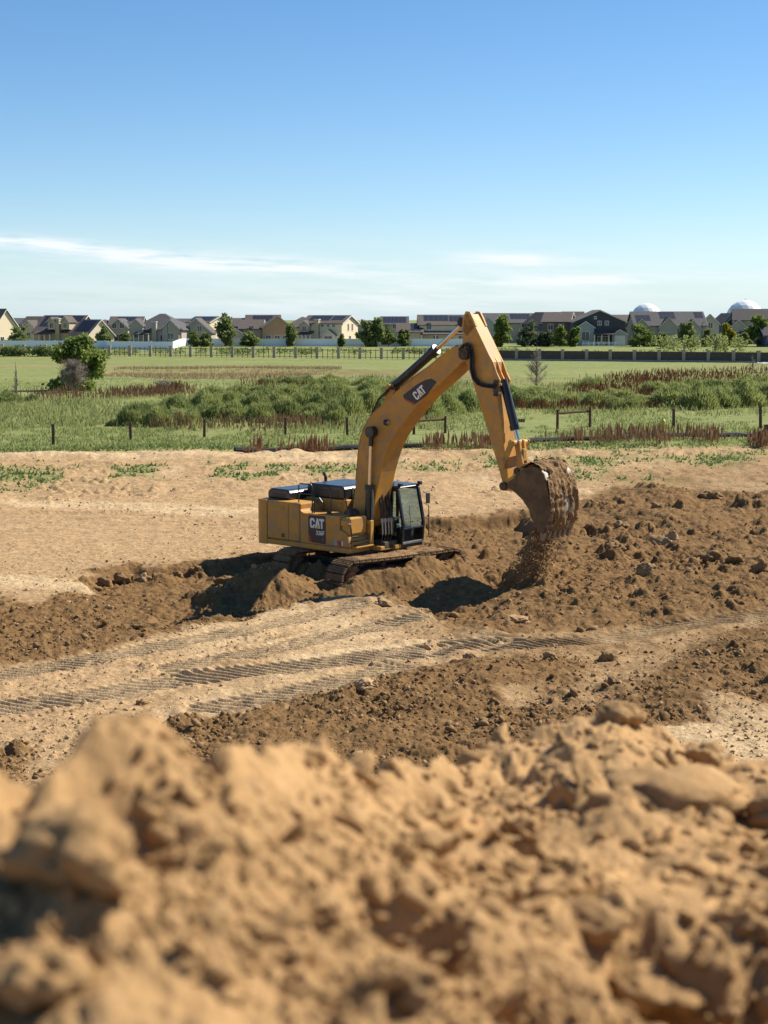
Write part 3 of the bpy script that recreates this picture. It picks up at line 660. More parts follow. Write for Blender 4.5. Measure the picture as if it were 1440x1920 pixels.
mb = MB(); mb.tube([(-.62, -1.15, 2.14), (-.62, -1.15, 2.25)], 0.07, 14); mb.build('filler_cap', BLK, EX)
mb = MB(); mb.tube([(.02, -.95, 2.10), (.02, -0.70, 2.10)], 0.24, 22); mb.build('hose_reel_cover', DARKF, EX)
# side decal
def sf(y, x0, z0, w_, h_): return lambda u, v: (x0 + u * w_, y, z0 + v * h_)
YD = YR - 0.006
decal('side_decal', [[(0, 0.86), (0, .32), (.22, 0), (1, -.02), (1, 1), (.05, .97), (0, .9)]], sf(YD, -1.19, 1.29, .71, .84), DECK, EX)
decal('side_decal_stripe', [[(0, .30), (.0, .05), (.02, .02), (.21, .0), (.02, .33)]], sf(YD - .001, -1.19, 1.29, .71, .84), REDC, EX)
fr = sf(YD - .003, -1.115, 1.73, .205, .30)
decal('logo_letters', [L_C, L_A, L_T], fr, WHITE, EX); decal('logo_triangle', [L_TRI], sf(YD - .005, -1.115, 1.73, .205, .30), DECY, EX)
decal('model_number', [[(p[0] + 1.18 * k, p[1]) for p in DIG[c]] for k, c in enumerate('336F')], sf(YD - .003, -.87, 1.53, .075, .13), WHITE, EX)
decal('model_number_suffix', [[(0, 0), (.3, 0), (.3, 1), (0, 1)]], sf(YD - .003, -.60, 1.37, .05, .09), GREYD, EX)

# ---- cab
CABX0, CABX1, CY0, CY1 = -0.80, 0.98, 0.36, 1.44
cab = MB(); cab.box(CABX0, CABX1 - .02, CY0 + .01, CY1 - .01, 1.08, 1.22); cab = cab.build('cab', BLK, EX, 0.03)
cabf = MB()
def bar(mb, a, b_, wx, wy):
    a = Vector(a); b_ = Vector(b_); mb.add([a + Vector((sx * wx, sy * wy, 0)) for sx, sy in ((-1, -1), (1, -1), (1, 1), (-1, 1))] + [b_ + Vector((sx * wx, sy * wy, 0)) for sx, sy in ((-1, -1), (1, -1), (1, 1), (-1, 1))],
          [(3, 2, 1, 0), (4, 5, 6, 7), (0, 1, 5, 4), (1, 2, 6, 5), (2, 3, 7, 6), (3, 0, 4, 7)])
for yy in (CY0 + .05, CY1 - .05):
    bar(cabf, (CABX1 - .04, yy, 1.20), (CABX1 + .02, yy, 1.85), .05, .045); bar(cabf, (CABX1 + .02, yy, 1.85), (CABX1 - .20, yy, 2.88), .05, .045)
    bar(cabf, (-0.02, yy, 1.20), (-0.04, yy, 2.86), .05, .03); bar(cabf, (CABX0 + .05, yy, 1.20), (CABX0 + .08, yy, 2.86), .05, .045)
    cabf.box(CABX0 + .05, CABX1 - .05, yy - .03, yy + .03, 1.20, 1.62) if yy > 1 else cabf.box(CABX0 + .05, CABX1 - .05, yy - .03, yy + .03, 1.20, 1.45)
    cabf.box(CABX0 + .05, CABX1 - .2, yy - .035, yy + .035, 2.80, 2.90)
cabf.build('cab_frame', BLK, EX, 0.02)
mb = MB(); mb.prism([(CABX0, 2.885), (CABX1 - .16, 2.885), (CABX1 - .13, 2.93), (CABX1 - .22, 2.975), (CABX0 + .06, 2.985), (CABX0, 2.95)], CY0, CY1); mb.build('cab_roof', HOODB, EX, 0.02)
def pane(name, pts): 
    mb = MB(); mb.poly(pts); return mb.build(name, GLASS, EX)
pane('windshield', [(CABX1 + .03, CY0 + .09, 1.68), (CABX1 + .03, CY1 - .09, 1.68), (CABX1 - .185, CY1 - .09, 2.86), (CABX1 - .185, CY0 + .09, 2.86)])
pane('lower_windshield', [(CABX1 - .015, CY0 + .09, 1.24), (CABX1 - .015, CY1 - .09, 1.24), (CABX1 + .035, CY1 - .09, 1.66), (CABX1 + .035, CY0 + .09, 1.66)])
for yy in (CY0 + .045, CY1 - .045): pane('side_window', [(0.03, yy, 1.46), (CABX1 - .03, yy, 1.46), (CABX1 - .24, yy, 2.80), (0.01, yy, 2.80)]); pane('side_window', [(CABX0 + .12, yy, 1.63), (-.08, yy, 1.63), (-.09, yy, 2.80), (CABX0 + .12, yy, 2.80)])
pane('rear_window', [(CABX0 + .05, CY0 + .09, 1.95), (CABX0 + .05, CY1 - .09, 1.95), (CABX0 + .08, CY1 - .09, 2.80), (CABX0 + .08, CY0 + .09, 2.80)])
mb = MB(); mb.box(CABX1 - .01, CABX1 + .055, CY0 + .06, CY1 - .06, 1.645, 1.69); mb.build('windshield_bar', BLK, EX, 0.008)
mb = MB(); mb.box(CABX1 - .05, CABX1 + .02, CY0 + .05, CY1 - .05, 1.19, 1.265); mb.build('sill_plate', STEEL, EX, 0.008)
mb = MB(); mb.tube([(CABX1 + .05, .75, 1.72), (CABX1 - .06, .80, 2.35)], 0.010, 6); mb.build('wiper', BLK, EX)
mb = MB(); mb.box(-.30, .28, .62, 1.15, 1.40, 1.60); mb.box(-.42, -.24, .62, 1.15, 1.58, 2.25); mb.box(-.40, -.26, .74, 1.03, 2.24, 2.48)
mb.build('operator_seat', BLK, EX, 0.06)
mb = MB(); mb.box(.55, .80, .62, 1.20, 1.22, 1.66); mb.box(.50, .62, .52, .60, 1.5, 1.9); mb.build('console', mat('console_grey', (0.06, 0.062, 0.065), 0.6), EX, 0.04)
for yy in (.50, 1.28):
    mb = MB(); mb.tube([(.20, yy, 1.55), (.24, yy, 1.82)], 0.014, 6); mb.tube([(.24, yy, 1.80), (.25, yy, 1.92)], 0.03, 8); mb.build('joystick', BLK, EX)
for yy in (CY0 + .08, CY1 - .06):
    mb = MB(); mb.box(CABX1 - .18, CABX1 - .05, yy - .06, yy + .06, 2.95, 3.05); mb.build('work_light', BLK, EX, 0.015)
mb = MB(); mb.tube([(CABX1 - .05, CY1 + .02, 2.72), (CABX1 + .06, CY1 + .12, 2.66), (CABX1 + .06, CY1 + .14, 2.5)], 0.014, 6); mb.build('mirror_arm', BLK, EX)
mb = MB(); mb.box(CABX1 + .03, CABX1 + .08, CY1 + .05, CY1 + .22, 2.36, 2.68); mb.build('cab_mirror', BLK, EX, 0.02)
rail([(CABX1 + .04, CY1 + .06, 1.30), (CABX1 + .10, CY1 + .12, 1.36), (CABX1 + .10, CY1 + .12, 2.30), (CABX1 + .0, CY1 + .03, 2.36)], 0.014)
mb = MB(); mb.box(.50, .92, .44, .50, 1.06, 1.20); mb.box(.40, .95, .10, .40, 1.09, 1.21); mb.build('cab_step', YEL2, EX, 0.01)
mb = MB(); mb.box(.30, .40, .34, .40, 2.60, 2.74); mb.build('cab_lamp', WORN, EX, 0.01)

# ---- boom, stick and bucket
up = [(-.40, 2.05), (-.31, 2.6), (-.23, 3.15), (-.17, 3.65), (-.12, 4.13), (-.01, 4.51), (.11, 4.76), (.26, 5.0), (.42, 5.17), (.62, 5.33), (1.3, 5.83), (1.97, 6.27), (2.64, 6.69), (3.06, 6.97), (3.55, 7.24), (3.76, 7.29), (3.92, 7.20), (3.98, 7.02), (3.90, 6.85)]
lo = [(3.72, 6.74), (3.38, 6.44), (2.5, 5.80), (2.1, 5.45), (1.81, 5.14), (1.5, 4.83), (1.26, 4.53), (1.05, 4.2), (.90, 3.85), (.76, 3.45), (.62, 2.95), (.50, 2.45), (.42, 2.05), (.28, 1.78), (.0, 1.66), (-.26, 1.76)]
mb = MB(); mb.prism(up + lo, -.36, .36); boom = mb.build('boom', YEL, EX, 0.02)
mb = MB(); mb.box(-.36, .56, -.60, -.44, 1.2, 2.0); mb.box(-.36, .56, .42, .56, 1.2, 2.0); mb.tube([(0, -.62, 1.95), (0, .58, 1.95)], 0.14, 16); mb.build('boom_bracket', YEL2, EX, 0.02)
# weld seams and stains are left to the paint; rims of the boom plates
mb = MB()
for yy in (-.373, .349): 
    mb.tube([(p[0], yy + .012, p[1]) for p in up[2:-4]], 0.012, 5)
mb.build('boom_plate_edge', YEL, boom)
def px_frame(o, ux, vx, Y):
    return lambda u, v: tuple(xl(o[0] + u * ux[0] + v * vx[0], o[1] + u * ux[1] + v * vx[1], Y))
dec = [(755.8, 740.8), (757, 746), (777, 759), (800, 742), (816, 720), (819, 716), (808.5, 709.7), (797, 712.5), (780, 722)]
mb = MB(); mb.poly([tuple(xl(a, b_, -.362)) for a, b_ in dec]); mb.build('boom_decal', DECK, boom)
mb = MB(); mb.poly([tuple(xl(a, b_, -.3635)) for a, b_ in [(757, 746), (758, 749.5), (776.5, 760.5), (779, 757)]]); mb.build('boom_decal_stripe', REDC, boom)
fr = lambda Y: px_frame((781.5, 751.0), (6.6, -6.0), (-9.2, -13.0), Y)
decal('boom_logo_letters', [L_C, L_A, L_T], fr(-.3645), WHITE, boom); decal('boom_logo_triangle', [L_TRI], fr(-.366), DECY, boom)
mb = MB(); p = xl(724.5, 792, -.40); mb.tube([p + Vector((-.05, 0, 0)), p + Vector((.06, 0, 0))], 0.085, 12); mb.box(p.x - .03, p.x + .03, -.38, -.34, p.z - .10, p.z); mb.build('boom_light', BLK, boom, smooth=True)
mb = MB(); mb.tube([p + Vector((.06, 0, 0)), p + Vector((.075, 0, 0))], 0.065, 12); mb.build('boom_light_lens', WORN, boom)
# boom cylinders
for yy, pxo in ((-.47, 0), (.47, 0)):
    top = xl(697, 810, -.45); top.y = yy; mid = xl(691, 910, -.45); mid.y = yy; base = Vector((.34, yy, 1.32)); mid.x = base.x + (top.x - base.x) * (mid.z - base.z) / (top.z - base.z)
    mb = MB(); mb.tube([base, mid], 0.115, 16); mb.tube([mid - Vector((0, 0, .14)), mid + Vector((0, 0, .02))], 0.145, 16); cyl = mb.build('boom_cylinder', BLK, EX, smooth=True)
    mb = MB(); mb.tube([mid, top], 0.055, 14); mb.build('cylinder_rod', CHROME, cyl, smooth=True)
    mb = MB(); s = -1 if yy < 0 else 1; mb.tube([(top.x, yy - s * .12, top.z), (top.x, yy + s * .10, top.z)], 0.17, 18); mb.tube([top, top - (top - mid).normalized() * .42], 0.075, 12); mb.build('rod_end', BLK if yy < 0 else YEL2, cyl, smooth=True)
    mb = MB(); mb.tube([(base.x + .13, yy - .02, 1.15), (mid.x + .14, yy - .02, mid.z - .45), (mid.x + .13, yy - .02, mid.z - .10)], 0.032, 8); mb.build('oil_pipe', GREYB, cyl, smooth=True)
# hydraulic lines between boom foot and cab
for k, (yy, xo) in enumerate(((-.14, .62), (-.05, .66), (.12, .64), (.21, .68))):
    mb = MB(); mb.tube([(xo - .25, yy, 1.18), (xo - .02, yy, 1.30), (xo + .04, yy, 1.55), (xo + .02, yy, 1.92)], 0.028, 8); mb.build('hydraulic_pipe', STEEL, EX, smooth=True)
    mb = MB(); mb.tube([(xo + .02, yy, 1.90), (xo + .0, yy, 2.02)], 0.05, 8); mb.build('hose_fitting', WORN, EX)
    mb = MB(); mb.tube([(xo, yy, 2.0), (xo - .02, yy, 2.3), (xo - .12, yy, 2.75), (xo - .14, yy, 3.3)], 0.035, 8); mb.build('hydraulic_hose', RUB, EX, smooth=True)
mb = MB(); mb.box(.30, .85, -.30, .34, 1.10, 1.34); mb.build('valve_block', DARKF, EX, 0.03)
# stick cylinder on the boom's back
a0, a1, a2 = xl(738, 726, 0), xl(818, 655, 0), xl(871, 604, 0)
mb = MB(); mb.tube([a0, a1], 0.135, 18); mb.tube([a1 - (a1 - a0).normalized() * .20, a1 + (a1 - a0).normalized() * .02], 0.165, 18); sc_ = mb.build('stick_cylinder', BLK, EX, smooth=True)
mb = MB(); mb.tube([a1, a2], 0.07, 14); mb.build('cylinder_rod', CHROME, sc_, smooth=True)
mb = MB(); mb.tube([(a2.x, -.16, a2.z), (a2.x, .16, a2.z)], 0.14, 16); mb.build('rod_end', DARKF, sc_, smooth=True)
mb = MB(); mb.prism([(a0.x - .25, a0.z - .55), (a0.x + .25, a0.z - .28), (a0.x + .10, a0.z + .10), (a0.x - .10, a0.z + .10)], -.20, -.14); mb.prism([(a0.x - .25, a0.z - .55), (a0.x + .25, a0.z - .28), (a0.x + .10, a0.z + .10), (a0.x - .10, a0.z + .10)], .14, .20)
mb.tube([(a0.x, -.26, a0.z), (a0.x, .26, a0.z)], 0.10, 14); mb.build('cylinder_bracket', YEL2, boom, 0.01)
for k, yy in enumerate((-.30, -.22, .24)):
    p0, p1, p2, p3 = xl(695, 782, yy), xl(712, 752, yy), xl(733, 733, yy), xl(741, 728, yy)
    mb = MB(); mb.tube([p0, p1 + Vector((-.04, 0, .06)), p2 + Vector((-.02, 0, .10 - .03 * k)), p3], 0.035, 8); mb.build('hydraulic_hose', RUB, boom, smooth=True)
for yy in (-.26, .26):
    q = [xl(738, 740, yy) + Vector((0, 0, .02)), xl(775, 711, yy) + Vector((0, 0, .04)), xl(812, 684, yy) + Vector((0, 0, .03)), xl(858, 651, yy) + Vector((0, 0, .05))]
    mb = MB(); mb.tube(q, 0.03, 8); mb.build('boom_oil_line', DARKF if yy < 0 else STEEL, boom, smooth=True)
    for t in (0.15, 0.5, 0.85):
        c = q[0].lerp(q[3], t); mb = MB(); mb.box(c.x - .06, c.x + .06, yy - .05, yy + .05, c.z - .10, c.z + .02); mb.build('pipe_clamp', WORN, boom)
# stick
stp = [(3.73, 7.52), (3.77, 7.97), (3.84, 8.14), (3.96, 8.14), (4.07, 7.97), (4.40, 7.43), (4.78, 6.80), (4.86, 6.32), (4.94, 5.82), (5.09, 5.15), (5.22, 4.41), (5.31, 3.9), (5.36, 3.52), (5.30, 3.36), (5.18, 3.40), (5.04, 3.80), (4.78, 4.50), (4.48, 5.28), (4.24, 5.87), (4.0, 6.47), (3.80, 6.86), (3.72, 7.1)]
mb = MB(); mb.prism(stp, -.28, .28); stick = mb.build('stick', YEL, EX, 0.018)
for yy in (-.28, .20):
    mb = MB(); mb.prism([(3.70, 7.70), (3.74, 8.06), (3.84, 8.22), (3.98, 8.20), (4.10, 8.0), (4.2, 7.8), (3.9, 7.5)], yy, yy + .08); mb.build('stick_ear', YEL, stick, 0.01)
for yy in (-.27, -.06, .20):
    mb = MB(); mb.prism([(4.66, 7.0), (4.80, 6.80), (4.93, 6.50), (5.05, 6.30), (5.02, 6.14), (4.86, 6.12), (4.78, 6.5)], yy, yy + .05); mb.build('cylinder_lug', YEL, stick, 0.008)
mb = MB(); mb.tube([(3.86, -.42, 7.02), (3.86, .42, 7.02)], 0.17, 20); mb.build('boom_stick_pin', DARKF, EX)
# greasy hoses sweeping round the pivot and down the stick
for k, off in enumerate((0.0, .055, .11, -.05)):
    Yh = -.315 - .025 * k
    q = [xl(a, b_, Yh) + Vector((off * .8, 0, off * .3)) for a, b_ in ((862, 655), (871, 645), (880, 650), (884, 668), (884, 690), (888, 708), (897, 720), (908, 724), (930, 722 + 5 * (k % 2)))]
    mb = MB(); mb.tube(q, 0.021, 8); mb.build('stick_hose', RUB, stick, smooth=True)
mb = MB(); mb.box(4.86, 5.0, -.33, -.28, 5.85, 6.30); mb.build('hose_plate', DARKF, stick, 0.01)
for z in (5.95, 6.18):
    mb = MB(); mb.tube([(4.80, -.33, z), (5.06, -.20, z)], 0.035, 8); mb.build('hose_fitting', WORN, stick)
# bucket cylinder and linkage
b0, b1, b2 = xl(943, 712, 0), xl(966, 806, 0), xl(973, 830, 0)
mb = MB(); mb.tube([b0, b1], 0.115, 16); mb.tube([b1 - (b1 - b0).normalized() * .14, b1], 0.14, 16); bc = mb.build('bucket_cylinder', BLK, EX, smooth=True)
mb = MB(); mb.tube([b1, b2], 0.06, 12); mb.build('cylinder_rod', CHROME, bc, smooth=True)
mb = MB(); mb.tube([b0 + Vector((.14, -.02, 0)), b1 + Vector((.15, -.02, .05))], 0.025, 8); mb.build('oil_pipe', GREYB, bc, smooth=True)
mb = MB(); mb.tube([(b2.x, -.42, b2.z), (b2.x, .42, b2.z)], 0.085, 14); mb.build('linkage_pin', YEL2, EX)
for yy in (-.40, .34):
    e = Vector((5.24, yy, 3.92)); mb = MB(); d = (e - Vector((b2.x, yy, b2.z))); n_ = Vector((-d.z, 0, d.x)).normalized() * .085
    a_ = Vector((b2.x, yy, b2.z)) - d.normalized() * .1; c_ = e + d.normalized() * .08
    mb.prism([((a_ + n_).x, (a_ + n_).z), ((a_ - n_).x, (a_ - n_).z), ((c_ - n_).x, (c_ - n_).z), ((c_ + n_).x, (c_ + n_).z)], yy, yy + .06); mb.build('idler_link', YEL2, EX, 0.02)
PINB = xl(947, 911, -.30); PINL = Vector((5.72, 0, 3.80))
for yy in (-.16, .06):
    a_ = Vector((b2.x + .02, yy, b2.z + .08)); c_ = Vector((PINL.x, yy, PINL.z - .06)); mb = MB()
    mb.prism([(a_.x - .09, a_.z), (a_.x + .09, a_.z), (c_.x + .09, c_.z), (c_.x - .09, c_.z)], yy, yy + .10); mb.build('power_link', YEL, EX, 0.02)
mb = MB(); mb.box(b2.x - .03, PINL.x + .02, -.08, .08, 4.05, 4.40); mb.build('link_web', YEL2, EX, 0.02)
# bucket
W2 = 0.70
outer = [(5.84, 3.62), (5.98, 3.80), (6.18, 3.93), (6.43, 4.01), (6.66, 3.97), (6.84, 3.82), (6.93, 3.56), (6.99, 3.30), (7.03, 3.05), (7.04, 2.78), (6.97, 2.50), (6.86, 2.22)]
side = outer + [(6.72, 2.24), (6.42, 2.60), (6.38, 2.78), (6.13, 3.07), (5.80, 3.30), (5.62, 3.36), (5.66, 3.52)]
mb = MB(); mb.prism(side, -W2, -W2 + .045); mb.prism(side, W2 - .045, W2)
inner = [(x - .05 * (0.3 + (x > 6.5)), z - (.05 if z > 3.6 else 0.0)) for x, z in outer]
mb2 = MB(); n = len(outer)
mb2.add([(x, -W2 + .046, z) for x, z in outer] + [(x, W2 - .046, z) for x, z in outer] + [(x, -W2 + .046, z) for x, z in inner] + [(x, W2 - .046, z) for x, z in inner],
        [(i, i + 1, n + i + 1, n + i) for i in range(n - 1)] + [(2 * n + i + 1, 2 * n + i, 3 * n + i, 3 * n + i + 1) for i in range(n - 1)] + [(n - 1, 2 * n - 1, 4 * n - 1, 3 * n - 1), (0, 2 * n, 3 * n, n)])
bucket = mb.build('bucket', BKT, EX, 0.012); mb2.build('bucket_shell', SHELL, bucket, smooth=True)
mb = MB(); mb.prism([(6.98, 2.52), (6.90, 2.20), (6.83, 2.16), (6.74, 2.22), (6.84, 2.50)], -W2 - .01, W2 + .01); mb.build('cutting_edge', BKT, bucket, 0.01)
for k in range(6):
    yy = -W2 + .08 + k * (2 * W2 - .16) / 5; mb = MB()
    mb.add([(x, y, z) for x, z, hw in ((6.96, 2.42, .075), (6.78, 2.36, .075), (6.72, 2.14, .065), (6.88, 2.16, .065), (6.76, 1.97, .04), (6.82, 1.96, .04)) for y in (yy - hw, yy + hw)],
           [(0, 2, 3, 1), (0, 6, 4, 2), (1, 3, 5, 7), (0, 1, 7, 6), (2, 4, 5, 3), (4, 8, 9, 5), (6, 10, 8, 4), (7, 5, 9, 11), (6, 7, 11, 10), (8, 10, 11, 9)])
    mb.build('tooth', TOOTH, bucket, 0.008)
for yy in (-.34, .26):
    mb = MB(); mb.prism([(PINB.x - .13, PINB.z - .06), (PINB.x - .05, PINB.z - .14), (PINB.x + .12, PINB.z - .13), (5.84, 3.24), (6.2, 3.5), (6.45, 4.02), (6.2, 4.02), (5.95, 4.02), (5.74, 3.96), (5.60, 3.84), (5.56, 3.66), (PINB.x - .02, PINB.z + .14)], yy, yy + .08)
    mb.build('hinge_plate', YEL2, bucket, 0.015)
mb = MB(); mb.tube([(PINB.x, -.42, PINB.z), (PINB.x, .42, PINB.z)], 0.12, 16); mb.tube([(PINL.x, -.40, PINL.z), (PINL.x, .40, PINL.z)], 0.09, 14); mb.build('bucket_pin', BKT, bucket)
for k, (yy, xx) in enumerate(((-.10, 6.18), (.22, 6.22), (.50, 6.30))):
    mb = MB(); cpt = [(xx + .0 * math.cos(t), yy + .085 * math.cos(t), 4.05 + .085 * math.sin(t)) for t in np.linspace(-0.5, math.pi + .5, 12)]
    mb.tube(cpt, 0.032, 8); mb.build('lifting_eye', BKT, bucket, smooth=True)
# soil caked over the back of the bucket
pts = np.array(outer); seg = np.r_[0, np.cumsum(np.hypot(*np.diff(pts, axis=0).T))]; t = np.linspace(0.30, seg[-1] - .04, 90)
bx_ = np.interp(t, seg, pts[:, 0]); bz_ = np.interp(t, seg, pts[:, 1]); tx = np.gradient(bx_); tz = np.gradient(bz_); ln = np.hypot(tx, tz); nx, nz = -tz / ln, tx / ln
gy = np.linspace(-W2 + .01, W2 - .01, 70); T, YY = np.meshgrid(t, gy, indexing='ij')
th_ = 0.035 + 0.09 * fbm(T * 2.6, YY * 3.0 + 9, 4, 401) + 0.6 * lumps(T + 5, YY + 5, .17, 403, .15, .6, .8) + 0.35 * lumps(T + 5, YY + 5, .08, 407, .15, .6, .8)
rib = 0.5 + 0.5 * np.cos((YY + W2) / (2 * W2) * 2 * math.pi * 6.0 + 1.2 * vn(T * 4, YY * 3, 409)); th_ = th_ * (1 - 0.55 * ss(1.0, 1.8, T) * rib) + 0.02 + 0.07 * (1 - ss(.5, 1.25, T)) * (.6 + .8 * vn(YY * 2.2, T * 2, 411))
keep = th_ > 0.045
VX = bx_[:, None] - nx[:, None] * 0 + nx[:, None] * np.where(True, th_, 0); VZ = bz_[:, None] + nz[:, None] * th_
ii = np.arange(89)[:, None] * 70; jj = np.arange(69)[None, :]
f4 = np.stack([ii + jj, ii + jj + 70, ii + jj + 71, ii + jj + 1], -1); kf = keep[:-1, :-1] | keep[1:, :-1] | keep[1:, 1:] | keep[:-1, 1:]
link('caked_soil', np_mesh('caked_soil', np.stack([VX.ravel(), YY.ravel(), VZ.ravel()], 1), f4[kf].reshape(-1, 4), True), MUD, bucket)

# ---- operator
def person():
    root = empty('person', EX.matrix_basis @ Vector((0, 0, 0)) if False else (0, 0, 0))
    joints = [(-.10, .88, 1.62), (-.13, .88, 1.85), (-.12, .88, 2.08), (-.11, .88, 2.19), (-.08, .88, 2.27), (-.05, .88, 2.38),           # pelvis..head
              (-.10, .70, 2.06), (.04, .62, 1.84), (.22, .56, 1.90), (-.10, 1.06, 2.06), (.04, 1.15, 1.84), (.22, 1.22, 1.90),               # arms
              (.0, .78, 1.62), (.38, .76, 1.66), (.44, .76, 1.36), (.58, .76, 1.28), (.0, .98, 1.62), (.38, 1.0, 1.66), (.44, 1.0, 1.36), (.58, 1.0, 1.28), (.30, .55, 1.92), (.30, 1.23, 1.92)]
    ed = [(0, 1), (1, 2), (2, 3), (3, 4), (4, 5), (2, 6), (6, 7), (7, 8), (2, 9), (9, 10), (10, 11), (0, 12), (12, 13), (13, 14), (14, 15), (0, 16), (16, 17), (17, 18), (18, 19), (8, 20), (11, 21)]
    rad = [.15, .145, .14, .06, .085, .085, .075, .05, .04, .075, .05, .04, .10, .075, .055, .05, .10, .075, .055, .05, .03, .03]
    me = bpy.data.meshes.new('body'); me.from_pydata(joints, ed, [])
    o = bpy.data.objects.new('person', me); COL.objects.link(o)
    sk = o.modifiers.new('skin', 'SKIN'); 
    for i, v in enumerate(me.skin_vertices[0].data): v.radius = (rad[i], rad[i]); v.use_root = (i == 0)
    o.modifiers.new('sub', 'SUBSURF').levels = 1; o.modifiers['sub'].render_levels = 2
    me.materials.append(mat('shirt_white', (0.62, 0.64, 0.62), 0.8, 0.1))
    bpy.data.objects.remove(root)
    return o
op = person(); op.location = EO; op.rotation_euler = (0, 0, -PSI)
tag(op, 'seated operator in a pale shirt behind the cab glass', 'person')
mb = MB(); mb.tube([(-.05, .88, 2.26), (-.04, .88, 2.33), (-.04, .88, 2.45), (-.05, .88, 2.49)], [.075, .098, .095, .05], 14); mb.build('face', mat('skin', (0.42, 0.24, 0.16), 0.6), op, smooth=True)
mb = MB(); mb.tube([(-.06, .88, 2.42), (-.06, .88, 2.48), (-.06, .88, 2.54)], [.112, .108, .05], 14); mb.box(.02, .14, .80, .96, 2.42, 2.435); mb.build('cap', mat('cap_orange', (0.55, 0.32, 0.05), 0.7), op, smooth=True)
mb = MB(); mb.box(.02, .07, .85, .91, 2.33, 2.37); mb.build('nose', MATS['skin'], op, 0.012)

# =================================================================== meadow: posts, hydrant, pipe, plants
def zt(x, y): return float(terrain(np.array([x]), np.array([y]), False)[0][0])
RNG = np.random.default_rng(7)
RUST = mat('rusty_post', (0.105, 0.048, 0.030), 0.85, 0.35, 6, bump=0.3)
def stand(px, py):
    x, y = gp(px, py); return Vector((x, y, zt(x, y)))
def post(name, px, py, h, label, w_=0.075, group=None):
    p = stand(px, py); mb = MB(); mb.prism([(-w_, 0 - .25), (w_, -.25), (w_ * .92, h - .03), (w_ * .6, h), (-w_ * .6, h), (-w_ * .92, h - .03)], -w_, w_)
    o = mb.build(name, RUST, None, 0.012); o.location = p; o.rotation_euler = (R(RNG.normal(0, 1.0)), R(RNG.normal(0, 1.2)), R(RNG.uniform(0, 30)))
    tag(o, label, 'fence post', group or 'rusty fence posts across the meadow'); return o
post('fence_post', 100, 835, 1.22, 'leftmost rusty fence post standing in short grass', 0.085)
post('fence_post', 245, 829, 1.15, 'rusty fence post second from the left, below the green thicket')
post('fence_post', 383, 822, 1.15, 'rusty fence post third from the left, before tan dock stalks')
post('fence_post', 535, 818, 1.15, 'rusty fence post fourth from the left, left of the excavator boom')
post('fence_post', 651, 816, 1.2, 'rusty fence post just beside the excavator boom')
post('fence_post', 1263, 801, 1.30, 'lone rusty fence post beside the yellow hydrant', 0.08)
post('fence_post', 1426, 802, 1.62, 'tall rusty fence post near the right edge above the dock plants', 0.09)
post('fence_post', 1437, 838, 1.25, 'thick rusty stub post at the right edge in dock plants', 0.13)
def brace(pxa, pya, pxb, pyb, h, label):
    a, b_ = stand(pxa, pya), stand(pxb, pyb); root = empty('brace_frame', a); tag(root, label, 'fence brace', 'rusty brace frames in the meadow fence line')
    for p, hh in ((a, h), (b_, h * 1.05)):
        q = p - a; mb = MB(); mb.tube([q + Vector((0, 0, -.2)), q + Vector((0, 0, hh))], 0.095, 10); mb.build('post', RUST, root, smooth=True)
    q = b_ - a; mb = MB(); mb.tube([Vector((0, 0, h * .80)), q + Vector((0, 0, h * .84))], 0.075, 8); mb.build('cross_rail', RUST, root, smooth=True)
brace(776, 813, 835, 811, 1.10, 'rusty brace frame seen under the excavator boom')
brace(1045, 804, 1106, 802, 1.35, 'rusty brace frame right of the excavator stick')
# yellow hydrant
p = stand(1243, 812); hy = empty('fire_hydrant', p); tag(hy, 'small yellow fire hydrant among rust-red dock plants', 'hydrant')
YH = mat('hydrant_yellow', (0.55, 0.40, 0.06), 0.5, 0.1)
mb = MB(); mb.tube([(0, 0, -.1), (0, 0, .08), (0, 0, .085), (0, 0, .62), (0, 0, .64), (0, 0, .70), (0, 0, .82), (0, 0, .88)], [.19, .19, .13, .13, .17, .17, .11, .04], 16); mb.build('barrel', YH, hy, smooth=True)
for a in ((1, 0), (-1, 0), (0, -1)):
    mb = MB(); mb.tube([(a[0] * .10, a[1] * .10, .48), (a[0] * .22, a[1] * .22, .48)], 0.075, 10); mb.build('outlet', YH, hy, smooth=True)
mb = MB(); mb.box(-.035, .035, -.035, .035, .86, .96); mb.build('operating_nut', YH, hy)
# striped marker board
p = stand(977, 792); hm = empty('marker_board', p); tag(hm, 'small black and tan striped marker board standing in the grass', 'sign')
mb = MB(); mb.box(-.28, .28, -.015, .015, .02, .26); mb.build('board', mat('marker_tan', (.42, .30, .10), .6), hm)
for k in range(3):
    mb = MB(); mb.prism([(-.26 + k * .18, .025), (-.16 + k * .18, .025), (-.06 + k * .18, .255), (-.16 + k * .18, .255)], -.022, -.0155); mb.build('stripe', BLK, hm)
mb = MB(); mb.box(-.2, -.17, .0155, .03, -.2, .1); mb.box(.17, .2, .0155, .03, -.2, .1); mb.build('stake', RUST, hm)
